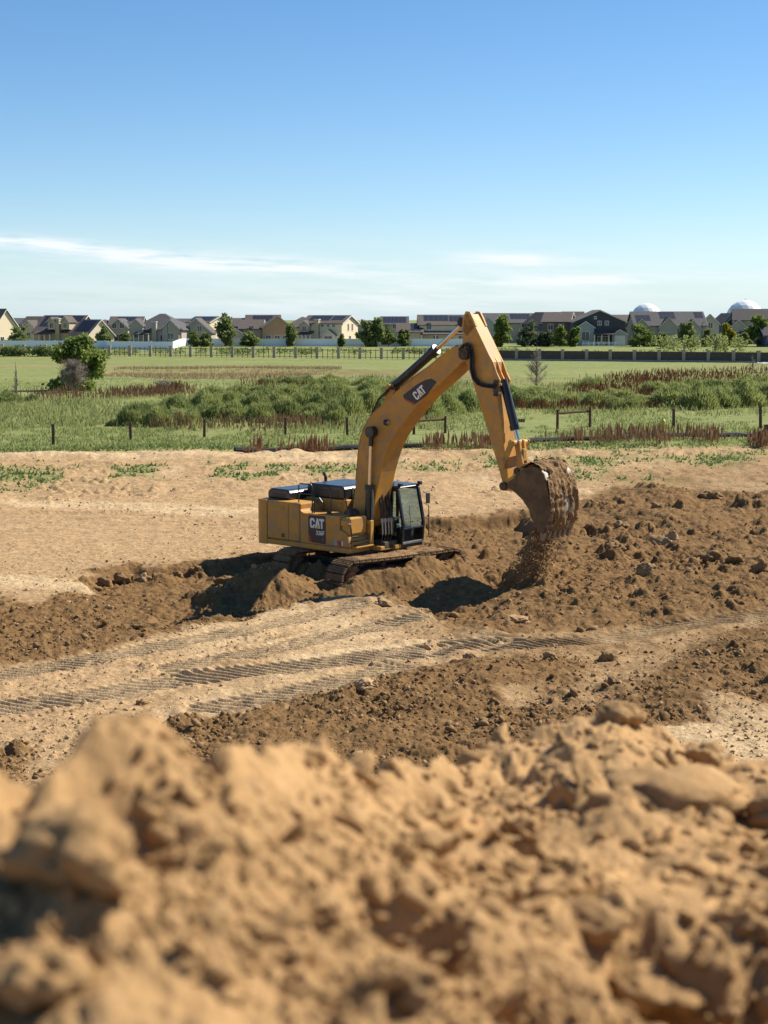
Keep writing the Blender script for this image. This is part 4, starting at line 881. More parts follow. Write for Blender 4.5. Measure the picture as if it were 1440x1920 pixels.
# black erosion sock lying along the meadow edge
BLKP = mat('sock_black', (0.016, 0.015, 0.015), 0.75, 0.3, 4, bump=0.4, bscale=20)
def sock(name, pts, label):
    P = [Vector((*gp(a, b_), 0)) for a, b_ in pts]; Q = []
    for a, b_ in zip(P[:-1], P[1:]):
        n = max(2, int((b_ - a).length / 0.7))
        for k in range(n): Q.append(a.lerp(b_, k / n))
    Q.append(P[-1]); X = np.array([q.x for q in Q]); Yq = np.array([q.y for q in Q]); Z = terrain(X, Yq, False)[0]
    for i, q in enumerate(Q): q.z = Z[i] + .12 + .03 * math.sin(i * 1.7); q.y += .12 * math.sin(i * .6)
    mb = MB(); mb.tube(Q, [.17 + .02 * math.sin(i * 2.3) for i in range(len(Q))], 8); o = mb.build(name, BLKP, None, smooth=True)
    tag(o, label, 'erosion sock', 'black erosion socks along the meadow edge')
sock('erosion_sock', [(440, 850), (520, 847), (600, 846), (690, 843), (790, 841)], 'black erosion sock on the meadow edge left of the boom')
sock('erosion_sock', [(985, 834), (1060, 831), (1140, 829), (1260, 824), (1380, 820), (1480, 819)], 'long black erosion sock behind dock plants right of the stick')

# ---- leaf clouds
def leaves(n, lobes, size, seed, up=0.3, aspect=0.5, shell=0.45):
    """n small leaf faces spread through ellipsoid lobes"""
    g = np.random.default_rng(seed); lb = np.array(lobes, float); wgt = (lb[:, 3] * lb[:, 4] * lb[:, 5]) ** .67; idx = g.choice(len(lb), n, p=wgt / wgt.sum()); c = lb[idx]
    d = g.normal(size=(n, 3)); d /= np.linalg.norm(d, axis=1)[:, None]; rr = g.random(n) ** shell
    pos = c[:, :3] + d * c[:, 3:6] * rr[:, None] * (1 + .12 * g.normal(size=n))[:, None]
    ax = d + g.normal(size=(n, 3)) * .7; ax[:, 2] += up; ax /= np.linalg.norm(ax, axis=1)[:, None]
    sd = np.cross(ax, g.normal(size=(n, 3))); sd /= np.linalg.norm(sd, axis=1)[:, None]
    s = size * (0.6 + 0.8 * g.random(n))[:, None]
    v = np.stack([pos - sd * s * aspect * .5, pos + ax * s * .5 - 0 * sd, pos + sd * s * aspect * .5, pos - ax * s * .5], 1).reshape(-1, 3)
    return v, np.arange(4 * n).reshape(-1, 4)
def sprigs(n, w_, h, size, seed, width=0.10):
    """dense brush of upright sprigs on a dome"""
    g = np.random.default_rng(seed); a = g.random(n) * 2 * math.pi; r = g.random(n) ** .55
    bx = np.cos(a) * r; by = np.sin(a) * r; top = np.sqrt(np.maximum(1 - r ** 2.4, 0.02)); lump = 0.80 + .28 * vn(bx * 2.2 + seed, by * 2.2, seed)
    zz = top * h * lump * (1 - .55 * g.random(n) ** 1.8)
    pos = np.stack([bx * w_ * .5 * (0.85 + .3 * lump * 0.5), by * w_ * .5, zz], 1)
    ax = np.stack([bx * .9, by * .9, 0.9 + 0 * bx], 1) + g.normal(size=(n, 3)) * .28; ax /= np.linalg.norm(ax, axis=1)[:, None]
    sd = np.cross(ax, g.normal(size=(n, 3))); sd /= np.linalg.norm(sd, axis=1)[:, None]; s = size * (.6 + .8 * g.random(n))[:, None]
    v = np.stack([pos - sd * s * width - ax * s * .5, pos + sd * s * width - ax * s * .5, pos + ax * s * .5], 1).reshape(-1, 3)
    v[:, 2] = np.maximum(v[:, 2], 0.0)
    return v, np.arange(3 * n).reshape(-1, 3)
LEAF_S = leaf_mat('shrub_green', (0.190, 0.230, 0.066), (0.400, 0.430, 0.165), 0.9, 0.5)
LEAF_D = leaf_mat('shrub_dark', (0.145, 0.190, 0.058), (0.32, 0.360, 0.135), 0.9, 0.5)
LEAF_T = leaf_mat('tree_green', (0.100, 0.155, 0.034), (0.290, 0.350, 0.095), 0.5, 0.5)
LEAF_T2 = leaf_mat('far_tree_green', (0.110, 0.150, 0.050), (0.275, 0.320, 0.115), 0.35, 0.5)
LEAF_G = leaf_mat('far_tree_grey', (0.085, 0.105, 0.055), (0.19, 0.22, 0.12), 0.35)
LEAF_Y = leaf_mat('far_tree_yellow', (0.16, 0.17, 0.02), (0.42, 0.37, 0.05), 0.6)
TWIG = leaf_mat('dead_twigs', (0.22, 0.175, 0.14), (0.42, 0.35, 0.28), 0.8, 0.1)
BARK = mat('bark', (0.11, 0.085, 0.06), 0.9, 0.3, 4, bump=0.5)
SHRUB = []
for k in range(5):
    v, f = sprigs(2100, 2.5, 1.15, 0.26, 40 + k); SHRUB.append(np_mesh('shrub', v, f))
def stems_mesh(seed):
    mb = MB(); g = random.Random(seed)
    for k in range(7):
        a = g.random() * 6.28; l_ = g.uniform(.4, .8); mb.tube([(0, 0, -.05), (math.cos(a) * .3, math.sin(a) * .3, l_ * .5), (math.cos(a) * .7, math.sin(a) * .7, l_)], [.03, .022, .008], 5)
    return mb.mesh('stem')
STEM = stems_mesh(3)
def shrub(px, py, wpx, hpx, mt, label, group, k=None):
    x, y = gp(px, py); sc = y / FPX; k = int(RNG.integers(5)) if k is None else k
    root = empty('shrub', (x, y, zt(x, y) - .05), RNG.uniform(0, 6.28)); s = wpx * sc / 2.5; sz = hpx * sc / 1.1
    o = link('foliage', SHRUB[k], None, root); o.data = SHRUB[k] if mt is LEAF_S else SHD[k]; o.scale = (s, s, sz)
    o2 = link('stem', STEM, None, root); o2.scale = (s, s, sz)
    tag(root, label, 'shrub', group)
for m_ in SHRUB: m_.materials.append(LEAF_S)
SHD = [m_.copy() for m_ in SHRUB]
for m_ in SHD: m_.materials.clear(); m_.materials.append(LEAF_D)
STEM.materials.append(BARK)
thick = [(250, 798, 62, 46), (300, 800, 58, 42), (345, 797, 62, 40), (395, 790, 60, 44), (440, 790, 60, 42), (490, 792, 62, 40), (540, 790, 66, 46), (590, 792, 60, 40), (628, 796, 54, 44), (330, 772, 60, 34), (385, 765, 62, 34),
         (430, 760, 56, 30), (478, 770, 60, 36), (520, 765, 60, 34), (565, 768, 64, 40), (610, 770, 66, 44), (655, 778, 60, 46), (690, 772, 66, 46), (735, 778, 60, 44), (800, 782, 66, 48), (840, 776, 60, 46), (875, 770, 56, 44), (770, 760, 60, 38),
         (640, 748, 66, 34), (690, 744, 62, 34), (590, 742, 60, 28), (540, 740, 58, 26), (490, 744, 56, 24), (745, 738, 60, 30), (830, 740, 60, 34), (560, 722, 60, 22), (620, 722, 64, 22), (690, 722, 60, 20), (510, 722, 50, 18), (450, 738, 52, 20), (400, 742, 50, 22), (290, 778, 50, 30)]
right = [(975, 762, 70, 36), (1025, 764, 66, 32), (1075, 760, 64, 30), (1120, 764, 74, 38), (1165, 766, 70, 34), (1200, 762, 60, 28), (1262, 762, 84, 50), (1310, 766, 76, 50), (1350, 764, 74, 46), (1395, 762, 78, 48), (1440, 760, 80, 50),
         (1010, 742, 56, 22), (1100, 728, 52, 22), (1112, 722, 50, 22), (1230, 738, 60, 30), (1290, 738, 70, 30), (1340, 735, 66, 30), (1400, 730, 70, 30), (1445, 728, 70, 32), (1160, 742, 56, 22), (955, 738, 46, 20)]
for i, (a, b_, c, d) in enumerate(thick): shrub(a, b_, c * 1.12, d * 1.02, LEAF_S if i % 3 else LEAF_D, 'rounded green brush shrub in the thicket behind the boom', 'shrubs of the thicket behind the boom')
for i, (a, b_, c, d) in enumerate(right): shrub(a, b_, c * 1.10, d * 0.95, LEAF_S if i % 4 else LEAF_D, 'rounded green brush shrub in the thicket right of the stick', 'shrubs of the thicket right of the stick')
for i, (a, b_, c, d) in enumerate([(14, 756, 60, 24), (60, 752, 30, 16)]): shrub(a, b_, c, d, LEAF_D, 'low dark shrub at the left edge before the dock strip', 'low shrubs at the left edge')
shrub(320, 782, 18, 14, LEAF_D, 'tiny dark shrub alone in short grass left of the thicket', 'low shrubs at the left edge')
shrub(212, 800, 26, 16, LEAF_D, 'low weedy shrub at the left foot of the thicket', 'low shrubs at the left edge')

# ---- field stuff: grass blades, broadleaf sprouts, dock stalks
def blades(name, xy, h, w_, mt, label, cat, lean=0.25, seed=1, cross=False):
    g = np.random.default_rng(seed); n = len(xy); z = terrain(xy[:, 0], xy[:, 1], False)[0]
    hh = h * ((.35 + 1.0 * g.random(n)) if cross else (.55 + .8 * g.random(n))); a = g.random(n) * math.pi; ww = w_ * (.7 + .6 * g.random(n)); lx = g.normal(size=(n, 2)) * lean * hh[:, None]
    base = np.stack([xy[:, 0], xy[:, 1], z - .02], 1); dx = np.stack([np.cos(a), np.sin(a), 0 * a], 1) * ww[:, None] * .5
    tip = base + np.stack([lx[:, 0], lx[:, 1], hh], 1)
    if cross:       # spindle: narrow foot, wide flower head, pointed tip
        mid = base * .35 + tip * .65; low = base * .75 + tip * .25
        v = np.stack([low, mid + dx, tip, mid - dx, base], 1).reshape(-1, 3); b0 = np.arange(n)[:, None] * 5
        f = np.concatenate([b0 + np.array([[0, 1, 2, 3]])], 1); dx2 = np.stack([-np.sin(a), np.cos(a), 0 * a], 1) * ww[:, None] * .5
        v2 = np.stack([low, mid + dx2, tip, mid - dx2, base], 1).reshape(-1, 3)
        stem = np.stack([b0[:, 0] + 4, b0[:, 0] + 0, b0[:, 0] + 1, b0[:, 0] + 0], 1)
        v = np.vstack([v, v2]); f = np.vstack([f, f + 5 * n])
        tri = np.stack([base - dx * .25, base + dx * .25, mid, mid], 1).reshape(-1, 3); k0 = len(v); v = np.vstack([v, tri]); f = np.vstack([f, k0 + np.arange(4 * n).reshape(-1, 4)])
        me = np_mesh(name, v, f)
    else:
        v = np.stack([base - dx, base + dx, tip], 1).reshape(-1, 3); me = np_mesh(name, v, np.arange(3 * n).reshape(-1, 3))
    o = link(name, me, mt); tag(o, label, cat, kind='stuff'); return o
def region_pts(n, poly, seed):
    """random points inside a photo-measured patch of ground"""
    g = np.random.default_rng(seed); P = np.array([gp(a, b_) for a, b_ in poly]); lo_, hi = P.min(0), P.max(0); out_ = np.zeros((0, 2))
    while len(out_) < n:
        q = lo_ + g.random((n * 3, 2)) * (hi - lo_); out_ = np.vstack([out_, q[pmask(q[:, 0], q[:, 1], [tuple(t) for t in P], 1e-4) > .5]])
    return out_[:n]
def clump(q, k, sp, seed):
    g = np.random.default_rng(seed); c = q[g.integers(0, len(q), k)]; return c + g.normal(size=(k, 2)) * sp
GRASSM = leaf_mat('grass_blades', (0.130, 0.175, 0.040), (0.330, 0.350, 0.140), 0.6, 0.5)
SPRM = leaf_mat('sprout_leaves', (0.085, 0.145, 0.034), (0.190, 0.255, 0.080), 0.5, 0.35)
DRYM = leaf_mat('straw_blades', (0.27, 0.19, 0.095), (0.45, 0.34, 0.185), 0.4, 0.3)
DOCK = leaf_mat('dock_rust', (0.13, 0.050, 0.028), (0.30, 0.120, 0.065), 0.35, 0.2)
DOCKT = leaf_mat('dock_tan', (0.20, 0.115, 0.065), (0.42, 0.26, 0.145), 0.35, 0.2)
def field_pts(n, r0, r1, seed, key='grass', thr=0.5):
    g = np.random.default_rng(seed); u = g.random(n); rr = 1 / (1 / r0 + u * (1 / r1 - 1 / r0)); th = np.radians(g.uniform(-17, 17, n))
    x = rr * np.sin(th); y = rr * np.cos(th); m = terrain(x, y, False)[2]; k = g.random(n) < np.where(m > thr, m, 0)
    return np.stack([x, y], 1)[k]
q = field_pts(90000, 84, 200, 11); dens = vn(q[:, 0] * .25, q[:, 1] * .12, 5) + .6 * vn(q[:, 0] * .9, q[:, 1] * .5, 6); q = q[dens > -.35]
blades('meadow_grass', q, 0.20, 0.075, GRASSM, 'green meadow grass blades between the posts and thickets', 'grass', .45, 3)
q = field_pts(42000, 60, 92, 12, thr=.2)
blades('sprouts', q, 0.17, 0.15, SPRM, 'green weeds sprouting in patches on the bare dirt', 'weeds', .6, 4)
strp = region_pts(9000, [(195, 706), (250, 690), (480, 692), (640, 690), (640, 702), (500, 708), (330, 712)], 21)
blades('dry_grass', strp, 0.42, 0.10, DRYM, 'tan dry grass on the low eroded bank', 'dry grass', .25, 5)
tus = np.vstack([clump(region_pts(220, [(215, 812), (260, 780), (380, 735), (480, 715), (700, 708), (900, 712), (900, 800), (640, 812), (400, 812)], 51), 9000, 1.1, 51), clump(region_pts(160, [(945, 775), (950, 735), (1080, 715), (1250, 715), (1480, 712), (1480, 775), (1200, 780)], 52), 7000, 1.2, 52), region_pts(3000, [(-40, 742), (300, 760), (260, 800), (-40, 806)], 53)])
blades('scrub_tussocks', tus, 0.48, 0.11, leaf_mat('tussock_green', (0.165, 0.195, 0.055), (0.40, 0.40, 0.17), 0.5, 0.45), 'loose yellow-green scrub and tall grass between the shrubs', 'scrub', .3, 9)
parts_ = [clump(region_pts(70, [(1150, 708), (1260, 698), (1480, 694), (1480, 716), (1300, 722), (1180, 722)], 32), 1700, 1.9, 2),
          clump(region_pts(40, [(960, 768), (1000, 756), (1210, 754), (1210, 766), (1100, 772)], 33), 900, 1.3, 3), clump(region_pts(24, [(1080, 740), (1100, 718), (1200, 716), (1240, 740), (1120, 752)], 34), 700, 1.2, 4),
          clump(region_pts(14, [(470, 712), (560, 712), (560, 745), (470, 745)], 35), 250, 1.2, 5), clump(region_pts(14, [(330, 722), (345, 722), (345, 748), (270, 748)], 36), 300, .8, 6)]
blades('red_dock_plants', np.vstack(parts_), 0.80, 0.10, DOCK, 'rust-red dock seed stalks among the right-hand shrubs of the meadow', 'dock plants', .08, 6, True)
parts_ = [clump(region_pts(60, [(45, 754), (45, 742), (200, 742), (345, 733), (345, 748), (200, 752)], 31), 800, 1.1, 1), clump(region_pts(26, [(1050, 842), (1060, 832), (1200, 830), (1345, 826), (1345, 836), (1200, 842)], 41), 460, .55, 7), clump(region_pts(6, [(852, 842), (922, 840), (922, 846), (852, 848)], 42), 130, .45, 8),
          clump(region_pts(4, [(780, 842), (832, 842), (832, 846), (780, 848)], 43), 60, .35, 9), clump(region_pts(3, [(468, 852), (490, 850), (490, 856), (468, 858)], 44), 40, .2, 10), clump(region_pts(7, [(495, 852), (612, 846), (612, 852), (495, 857)], 45), 120, .35, 11),
          clump(region_pts(16, [(370, 806), (560, 798), (640, 800), (640, 806), (380, 812)], 46), 240, 1.3, 12), clump(region_pts(5, [(1395, 838), (1445, 836), (1445, 842), (1395, 842)], 47), 160, .35, 13), clump(region_pts(10, [(300, 806), (330, 792), (345, 800), (310, 812)], 48), 90, .8, 14)]
blades('tan_dock_plants', np.vstack(parts_), 0.90, 0.105, DOCKT, 'brown dock seed stalks in clumps and strips across the meadow', 'dock plants', .10, 7, True)

# ---- trees
def branches(mb, p, d, ln, r, depth, g, spread=.55, n=3):
    q = p + d * ln; mb.tube([p, p.lerp(q, .5) + Vector((g.uniform(-.04, .04) * ln, g.uniform(-.04, .04) * ln, 0)), q], [r, r * .8, r * .6], 6 if depth > 1 else 4, cap=False)
    if depth == 0: return
    for k in range(n):
        dd = (d + Vector((g.uniform(-1, 1), g.uniform(-1, 1), g.uniform(-.25, .7))) * spread).normalized()
        branches(mb, p.lerp(q, g.uniform(.55, 1.0)), dd, ln * g.uniform(.55, .8), r * .55, depth - 1, g, spread, n)
def tree(px, py, wpx, hpx, label, mt, seed, group=None, name='tree', Yd=None, leaf=.22, n=3600, trunk=.28):
    x, y = gp(px, py) if Yd is None else ((px - 720) / FPX * Yd, Yd); sc = y / FPX; W_, Hh = wpx * sc, hpx * sc; g = random.Random(seed)
    root = empty(name, (x, y, zt(x, y))); mb = MB(); branches(mb, Vector((0, 0, -.2)), Vector((0, 0, 1)), Hh * trunk * 1.4 + .2, W_ * .035 + .04, 3, g, .6); mb.build('trunk', BARK, root)
    lb = []
    for k in range(16):
        a = g.random() * 6.28; t = g.random(); rad = W_ * .36 * math.sqrt(g.random()); zz = Hh * (trunk + (1 - trunk) * (.03 + .85 * t)); sh = 1 - .75 * max(0, t - .45)
        lb.append((math.cos(a) * rad * sh, math.sin(a) * rad * sh, zz, W_ * g.uniform(.17, .29) * sh, W_ * g.uniform(.17, .29) * sh, Hh * g.uniform(.10, .18)))
    v, f = leaves(n, lb, leaf, seed, .1, .6, .5); link('crown', np_mesh('crown', v, f), mt, root); tag(root, label, 'tree', group); return root
tree(146, 733, 112, 112, 'leafy green tree standing alone in the meadow beside grey brush', LEAF_T, 5, n=8000, leaf=.46, trunk=.03)
def bare(name, px, py, wpx, hpx, label, seed, cone, n):
    x, y = gp(px, py); sc = y / FPX; g = random.Random(seed); root = empty(name, (x, y - .5, zt(x, y))); W_, Hh = wpx * sc, hpx * sc
    mb = MB()
    mb.tube([(0, 0, -.1), (0.05, 0, Hh * .5), (0, 0, Hh * .97)], [.09, .06, .012], 6)
    gg = np.random.default_rng(seed); pos = []
    for k in range(n):
        t = g.random() ** (.9 if cone else .7); z0 = Hh * (.06 + .86 * t); a = g.random() * 6.28; rl = W_ * .5 * ((1 - t) ** .7 if cone else math.sqrt(max(.05, 1 - t * t))) * g.uniform(.6, 1.1); up_ = g.uniform(.2, .7) * rl + .1
        e = Vector((math.cos(a) * rl, math.sin(a) * rl, min(Hh, z0 * .9 + up_))); b0_ = Vector((0, 0, z0 * .75)); m_ = b0_.lerp(e, .5) + Vector((0, 0, -.05 * rl)); mb.tube([b0_, m_, e], [.03, .018, .007], 4, cap=False)
        for q_ in range(14):
            t2 = g.uniform(.35, 1.0); c0 = b0_.lerp(e, t2); l_ = rl * .28 + .12; d_ = Vector((g.uniform(-1, 1), g.uniform(-1, 1), g.uniform(-.2, 1.2))).normalized() * l_; pos.append((c0, c0 + d_))
    mb.build('trunk', mat('dead_bark', (0.20, 0.165, 0.13), 0.9, 0.3, 5), root)
    V = []; 
    for a_, b_ in pos:
        s_ = (b_ - a_).cross(Vector((g.uniform(-1, 1), g.uniform(-1, 1), 1))).normalized() * .016; V += [a_ - s_, a_ + s_, b_]
    link('twigs', np_mesh('twigs', np.array([tuple(q) for q in V]), np.arange(len(V)).reshape(-1, 3)), TWIG, root); tag(root, label, 'dead tree', None)
bare('dead_brush', 140, 737, 62, 68, 'bare grey brownish brush in front of the leafy meadow tree', 9, False, 230)
bare('dead_tree', 1004, 728, 58, 86, 'leafless grey tree standing in the meadow right of the stick', 12, True, 90)
bare('dead_sapling', 33, 742, 16, 66, 'thin dead sapling in the meadow at the left', 14, True, 26)
bare('dead_brush', 305, 738, 50, 22, 'low heap of bare grey brush above the dock strip', 15, False, 50)
bare('dead_sapling', 1408, 702, 26, 40, 'faint bare sapling before the brown fence at the right', 17, True, 22)

# ---- brown fence with stone pillars
STONE = mat('pillar_stone', (0.38, 0.31, 0.23), 0.9, 0.25, 3, bump=0.3); BROWN = mat('fence_brown', (0.10, 0.074, 0.060), 0.8, 0.25, 3); CONC = mat('fence_curb', (0.34, 0.32, 0.28), 0.9, 0.1)
def fence_point(px):
    D = 307 + (266 - 307) * (px - 208) / (1419 - 208); return Vector(((px - 720) / FPX * D, D, float(zfar(D))))
fa_ = empty('brown_fence', fence_point(1180)); tag(fa_, 'dark brown solid panel fence with stone pillars beyond the meadow', 'fence')
fb_ = empty('rail_fence', fence_point(480)); tag(fb_, 'open brown rail fence with stone pillars below the white fence', 'fence')
def pillar(p, root):
    mb = MB(); mb.box(-.28, .28, -.28, .28, -.3, 2.0); mb.box(-.34, .34, -.34, .34, 2.0, 2.13); mb.build('pillar', STONE, root, 0.03, loc=p - root.location)
def span(a, b_, root, solid):
    d = b_ - a; ln = d.length; an = math.atan2(d.y, d.x); o = a - root.location
    if solid:
        mb = MB(); mb.box(.29, ln - .29, -.04, .04, .30, 1.80)
        k = .45
        while k < ln - .4: mb.box(k, k + .05, -.065, -.041, .34, 1.76); k += .30
        mb.build('fence_panel', BROWN, root, loc=o, rz=an)
        mb = MB(); mb.box(.29, ln - .29, -.08, .08, -.2, .295); mb.build('curb', CONC, root, loc=o, rz=an)
    else:
        mb = MB()
        for z in (.25, 1.55): mb.box(.29, ln - .29, -.03, .03, z, z + .09)
        for t in (.27, .5, .74): mb.box(ln * t - .06, ln * t + .06, -.05, -.031, 0, 1.8)
        mb.build('rail_panel', BROWN, root, loc=o, rz=an)
pr = [922, 967, 1053 - 43, 1053, 1098, 1142, 1187, 1233, 1279, 1325, 1372, 1419, 1466, 1512]; plft = [-32, 8, 48, 88, 128, 168, 208, 246, 284, 322, 359, 398, 437, 476, 515, 555, 595, 635, 675, 715, 756, 797, 838, 880, 922]
for a, b_ in zip(pr[:-1], pr[1:]): span(fence_point(a), fence_point(b_), fa_, True)
for a in pr[1:]: pillar(fence_point(a), fa_)
for a, b_ in zip(plft[:-1], plft[1:]): span(fence_point(a), fence_point(b_), fb_, False)
for a in plft: pillar(fence_point(a), fb_)
# hedge growth along the left part of that fence
def mass(name, x0, x1, y, dy, h, mt, label, n, seed, leaf=.5):
    g = np.random.default_rng(seed); lb = [(g.uniform(x0, x1), y + g.uniform(-dy, dy), float(zfar(y)) + h * .4, g.uniform(1.0, 2.4), 1.2, h * g.uniform(.35, .6)) for _ in range(int((x1 - x0) / 1.1))]
    v, f = leaves(n, lb, leaf, seed, .3, .6); v[:, 2] = np.maximum(v[:, 2], 0); o = link(name, np_mesh(name, v, f), mt); tag(o, label, 'hedge', kind='stuff')
mass('hedge_growth', -82, -61, 305, 1.0, 2.5, LEAF_T2, 'dark green growth covering the fence behind the meadow tree', 5000, 3)
mass('bank_weeds', -60, 30, 318, 6, 1.5, LEAF_D, 'weedy growth on the bank between the two fences', 5000, 4, .45)
mass('bank_brush', 28, 92, 300, 12, 1.3, LEAF_S, 'light green weeds on the bank behind the brown fence', 6000, 5, .45)
mass('bank_brush', 60, 76, 330, 4, 4.2, LEAF_S, 'light green rounded brush below the long solar roof house', 2200, 6, .5)

# ---- white vinyl fence
VIN = mat('white_vinyl', (0.82, 0.84, 0.86), 0.5, 0.03)
wf = [(-40, 352), (60, 352), (200, 352), (206, 346), (326, 343), (340, 372), (352, 378), (480, 374), (600, 372), (720, 372), (900, 372), (940, 372)]
wroot = empty('white_fence', ((340 - 720) / FPX * 372, 372, .9)); tag(wroot, 'long white vinyl privacy fence in front of the houses', 'fence')
WP = [Vector(((a - 720) / FPX * d, d, float(zfar(d)) - .1)) for a, d in wf]
for a, b_ in zip(WP[:-1], WP[1:]):
    d = b_ - a; n = max(1, round(d.length / 4.9))
    for k in range(n):
        p0, p1 = a.lerp(b_, k / n), a.lerp(b_, (k + 1) / n); e = p1 - p0; an = math.atan2(e.y, e.x)
        mb = MB(); mb.box(.07, e.length - .07, -.03, .03, .0, 1.85); mb.box(.07, e.length - .07, -.05, .05, 1.75, 1.89); mb.build('fence_panel', VIN, wroot, loc=p0 - wroot.location, rz=an)
        mb = MB(); mb.box(-.07, .07, -.07, .07, -.2, 2.0); mb.build('post', VIN, wroot, loc=p0 - wroot.location, rz=an)

# =================================================================== houses
CREAM = mat('siding_cream', (0.70, 0.58, 0.40), 0.8, 0.05); TAN = mat('siding_tan', (0.46, 0.38, 0.26), 0.8, 0.06); GREYT = mat('siding_grey_tan', (0.38, 0.345, 0.28), 0.8, 0.06); CHAR = mat('siding_charcoal', (0.065, 0.058, 0.064), 0.7, 0.1)
ORANGE = mat('brick_tan', (0.56, 0.32, 0.165), 0.85, 0.1, 2); NAVY = mat('siding_navy', (0.055, 0.075, 0.12), 0.7, 0.08); PGREY = mat('siding_pale_grey', (0.38, 0.40, 0.37), 0.8, 0.05); BRN = mat('siding_brown', (0.17, 0.12, 0.085), 0.8, 0.08)
RF1 = mat('shingle_grey', (0.082, 0.078, 0.080), 0.9, 0.18, 1.5, bump=0.3); RF2 = mat('shingle_brown', (0.098, 0.078, 0.068), 0.9, 0.18, 1.5, bump=0.3); RF3 = mat('shingle_dark', (0.05, 0.045, 0.047), 0.9, 0.18, 1.5)
SOLAR = mat('solar_glass', (0.024, 0.023, 0.027), 0.38, 0.1, spec=0.6); SFR = mat('solar_frame', (0.10, 0.10, 0.11), 0.5); TRIM = mat('house_trim', (0.66, 0.64, 0.58), 0.6, 0.04); WGL = mat('window_glass', (0.035, 0.042, 0.05), 0.12, 0.1, spec=0.8); GDOOR = mat('garage_white', (0.66, 0.66, 0.64), 0.6, 0.03)
def gable_roof(root, cx_, cy_, w_, d, ze, zr, axis, rm, ov=.45, th=.16, name='roof'):
    """two slabs and their fascia, ridge along x or y, centred on (cx, cy)"""
    a, b_ = (w_, d) if axis == 'x' else (d, w_); hb = b_ / 2; sl = (zr - ze) / hb; e = hb + ov; zl = ze - ov * sl
    v = []
    for sgn in (-1, 1):
        for u in (-a / 2 - ov, a / 2 + ov):
            for q, z in ((e * sgn, zl), (0, zr)):
                for t in (0, th): v.append((u, q, z + t))
    if axis == 'y': v = [(-q, u, z) for u, q, z in v]
    v = [(x + cx_, y + cy_, z) for x, y, z in v]; mb = MB()
    for o in (0, 8): mb.add(v[o:o + 8], [(0, 2, 6, 4), (1, 5, 7, 3), (0, 4, 5, 1), (2, 3, 7, 6), (0, 1, 3, 2), (4, 6, 7, 5)])
    r = mb.build(name, rm, root)
    for u in (-a / 2 - ov - .03, a / 2 + ov - .05):
        mb = MB()
        for sgn in (-1, 1):
            P = [(u, e * sgn, zl - .12), (u + .08, e * sgn, zl - .12), (u + .08, e * sgn, zl + th * .8), (u, e * sgn, zl + th * .8), (u, 0, zr - .12), (u + .08, 0, zr - .12), (u + .08, 0, zr + th * .8), (u, 0, zr + th * .8)]
            if axis == 'y': P = [(-q, u_, z) for u_, q, z in P]
            mb.add([(x + cx_, y + cy_, z) for x, y, z in P], [(0, 1, 2, 3), (4, 7, 6, 5), (0, 4, 5, 1), (1, 5, 6, 2), (2, 6, 7, 3), (3, 7, 4, 0)])
        mb.build('fascia', TRIM, r)
    return r
def gable_wall(root, cx_, cy_, w_, d, z0, ze, zr, axis, wm, name='wall'):
    if axis == 'x': prof = [(-d / 2, z0), (d / 2, z0), (d / 2, ze), (0, zr - .02), (-d / 2, ze)]; v = [(sx * w_ / 2 + cx_, q + cy_, z) for sx in (-1, 1) for q, z in prof]
    else: prof = [(-w_ / 2, z0), (w_ / 2, z0), (w_ / 2, ze), (0, zr - .02), (-w_ / 2, ze)]; v = [(q + cx_, sy * d / 2 + cy_, z) for sy in (-1, 1) for q, z in prof]
    mb = MB(); mb.add(v, [(0, 1, 2, 3, 4), (9, 8, 7, 6, 5)] + [(i, i + 5, (i + 1) % 5 + 5, (i + 1) % 5) for i in range(5)]); return mb.build(name, wm, root)
def window(root, x, y, z, w_=1.1, h=1.4, right=False):
    mb = MB()
    if right: mb.box(y + .012, y + .03, x - w_ / 2, x + w_ / 2, z - h / 2, z + h / 2)
    else: mb.box(x - w_ / 2, x + w_ / 2, y - .03, y - .012, z - h / 2, z + h / 2)
    o = mb.build('window', WGL, root); mb = MB()
    for a, b_, c, d in ((-w_ / 2 - .12, -w_ / 2, -h / 2 - .12, h / 2 + .12), (w_ / 2, w_ / 2 + .12, -h / 2 - .12, h / 2 + .12), (-w_ / 2, w_ / 2, h / 2, h / 2 + .12), (-w_ / 2, w_ / 2, -h / 2 - .12, -h / 2), (-.04, .04, -h / 2, h / 2)):
        if right: mb.box(y + .005, y + .06, x + a, x + b_, z + c, z + d)
        else: mb.box(x + a, x + b_, y - .06, y - .005, z + c, z + d)
    mb.build('frame', TRIM, o)
def solar(root, x0, x1, t0, t1, w_, d, ze, zr):
    """panels on the front slope; t runs from eave 0 to ridge 1"""
    hb = d / 2; P = lambda x, t, o: Vector((x, -hb * (1 - t) - o * .38, ze + (zr - ze) * t + .17 + o * .9)); n = max(2, round((x1 - x0) / 1.1)); m = 2 if (t1 - t0) > .45 else 1; mb = MB(); mf = MB()
    mf.add([P(x0 - .05, t0 - .01, .03), P(x1 + .05, t0 - .01, .03), P(x1 + .05, t1 + .01, .03), P(x0 - .05, t1 + .01, .03)], [(0, 1, 2, 3)])
    for i in range(n):
        for j in range(m):
            a, b_ = x0 + (x1 - x0) * i / n + .05, x0 + (x1 - x0) * (i + 1) / n - .05; c, e = t0 + (t1 - t0) * j / m + .012, t0 + (t1 - t0) * (j + 1) / m - .012
            mb.add([P(a, c, .06), P(b_, c, .06), P(b_, e, .06), P(a, e, .06)], [(0, 1, 2, 3)])
    o = mf.build('solar_array', SFR, root); mb.build('solar_cells', SOLAR, o)
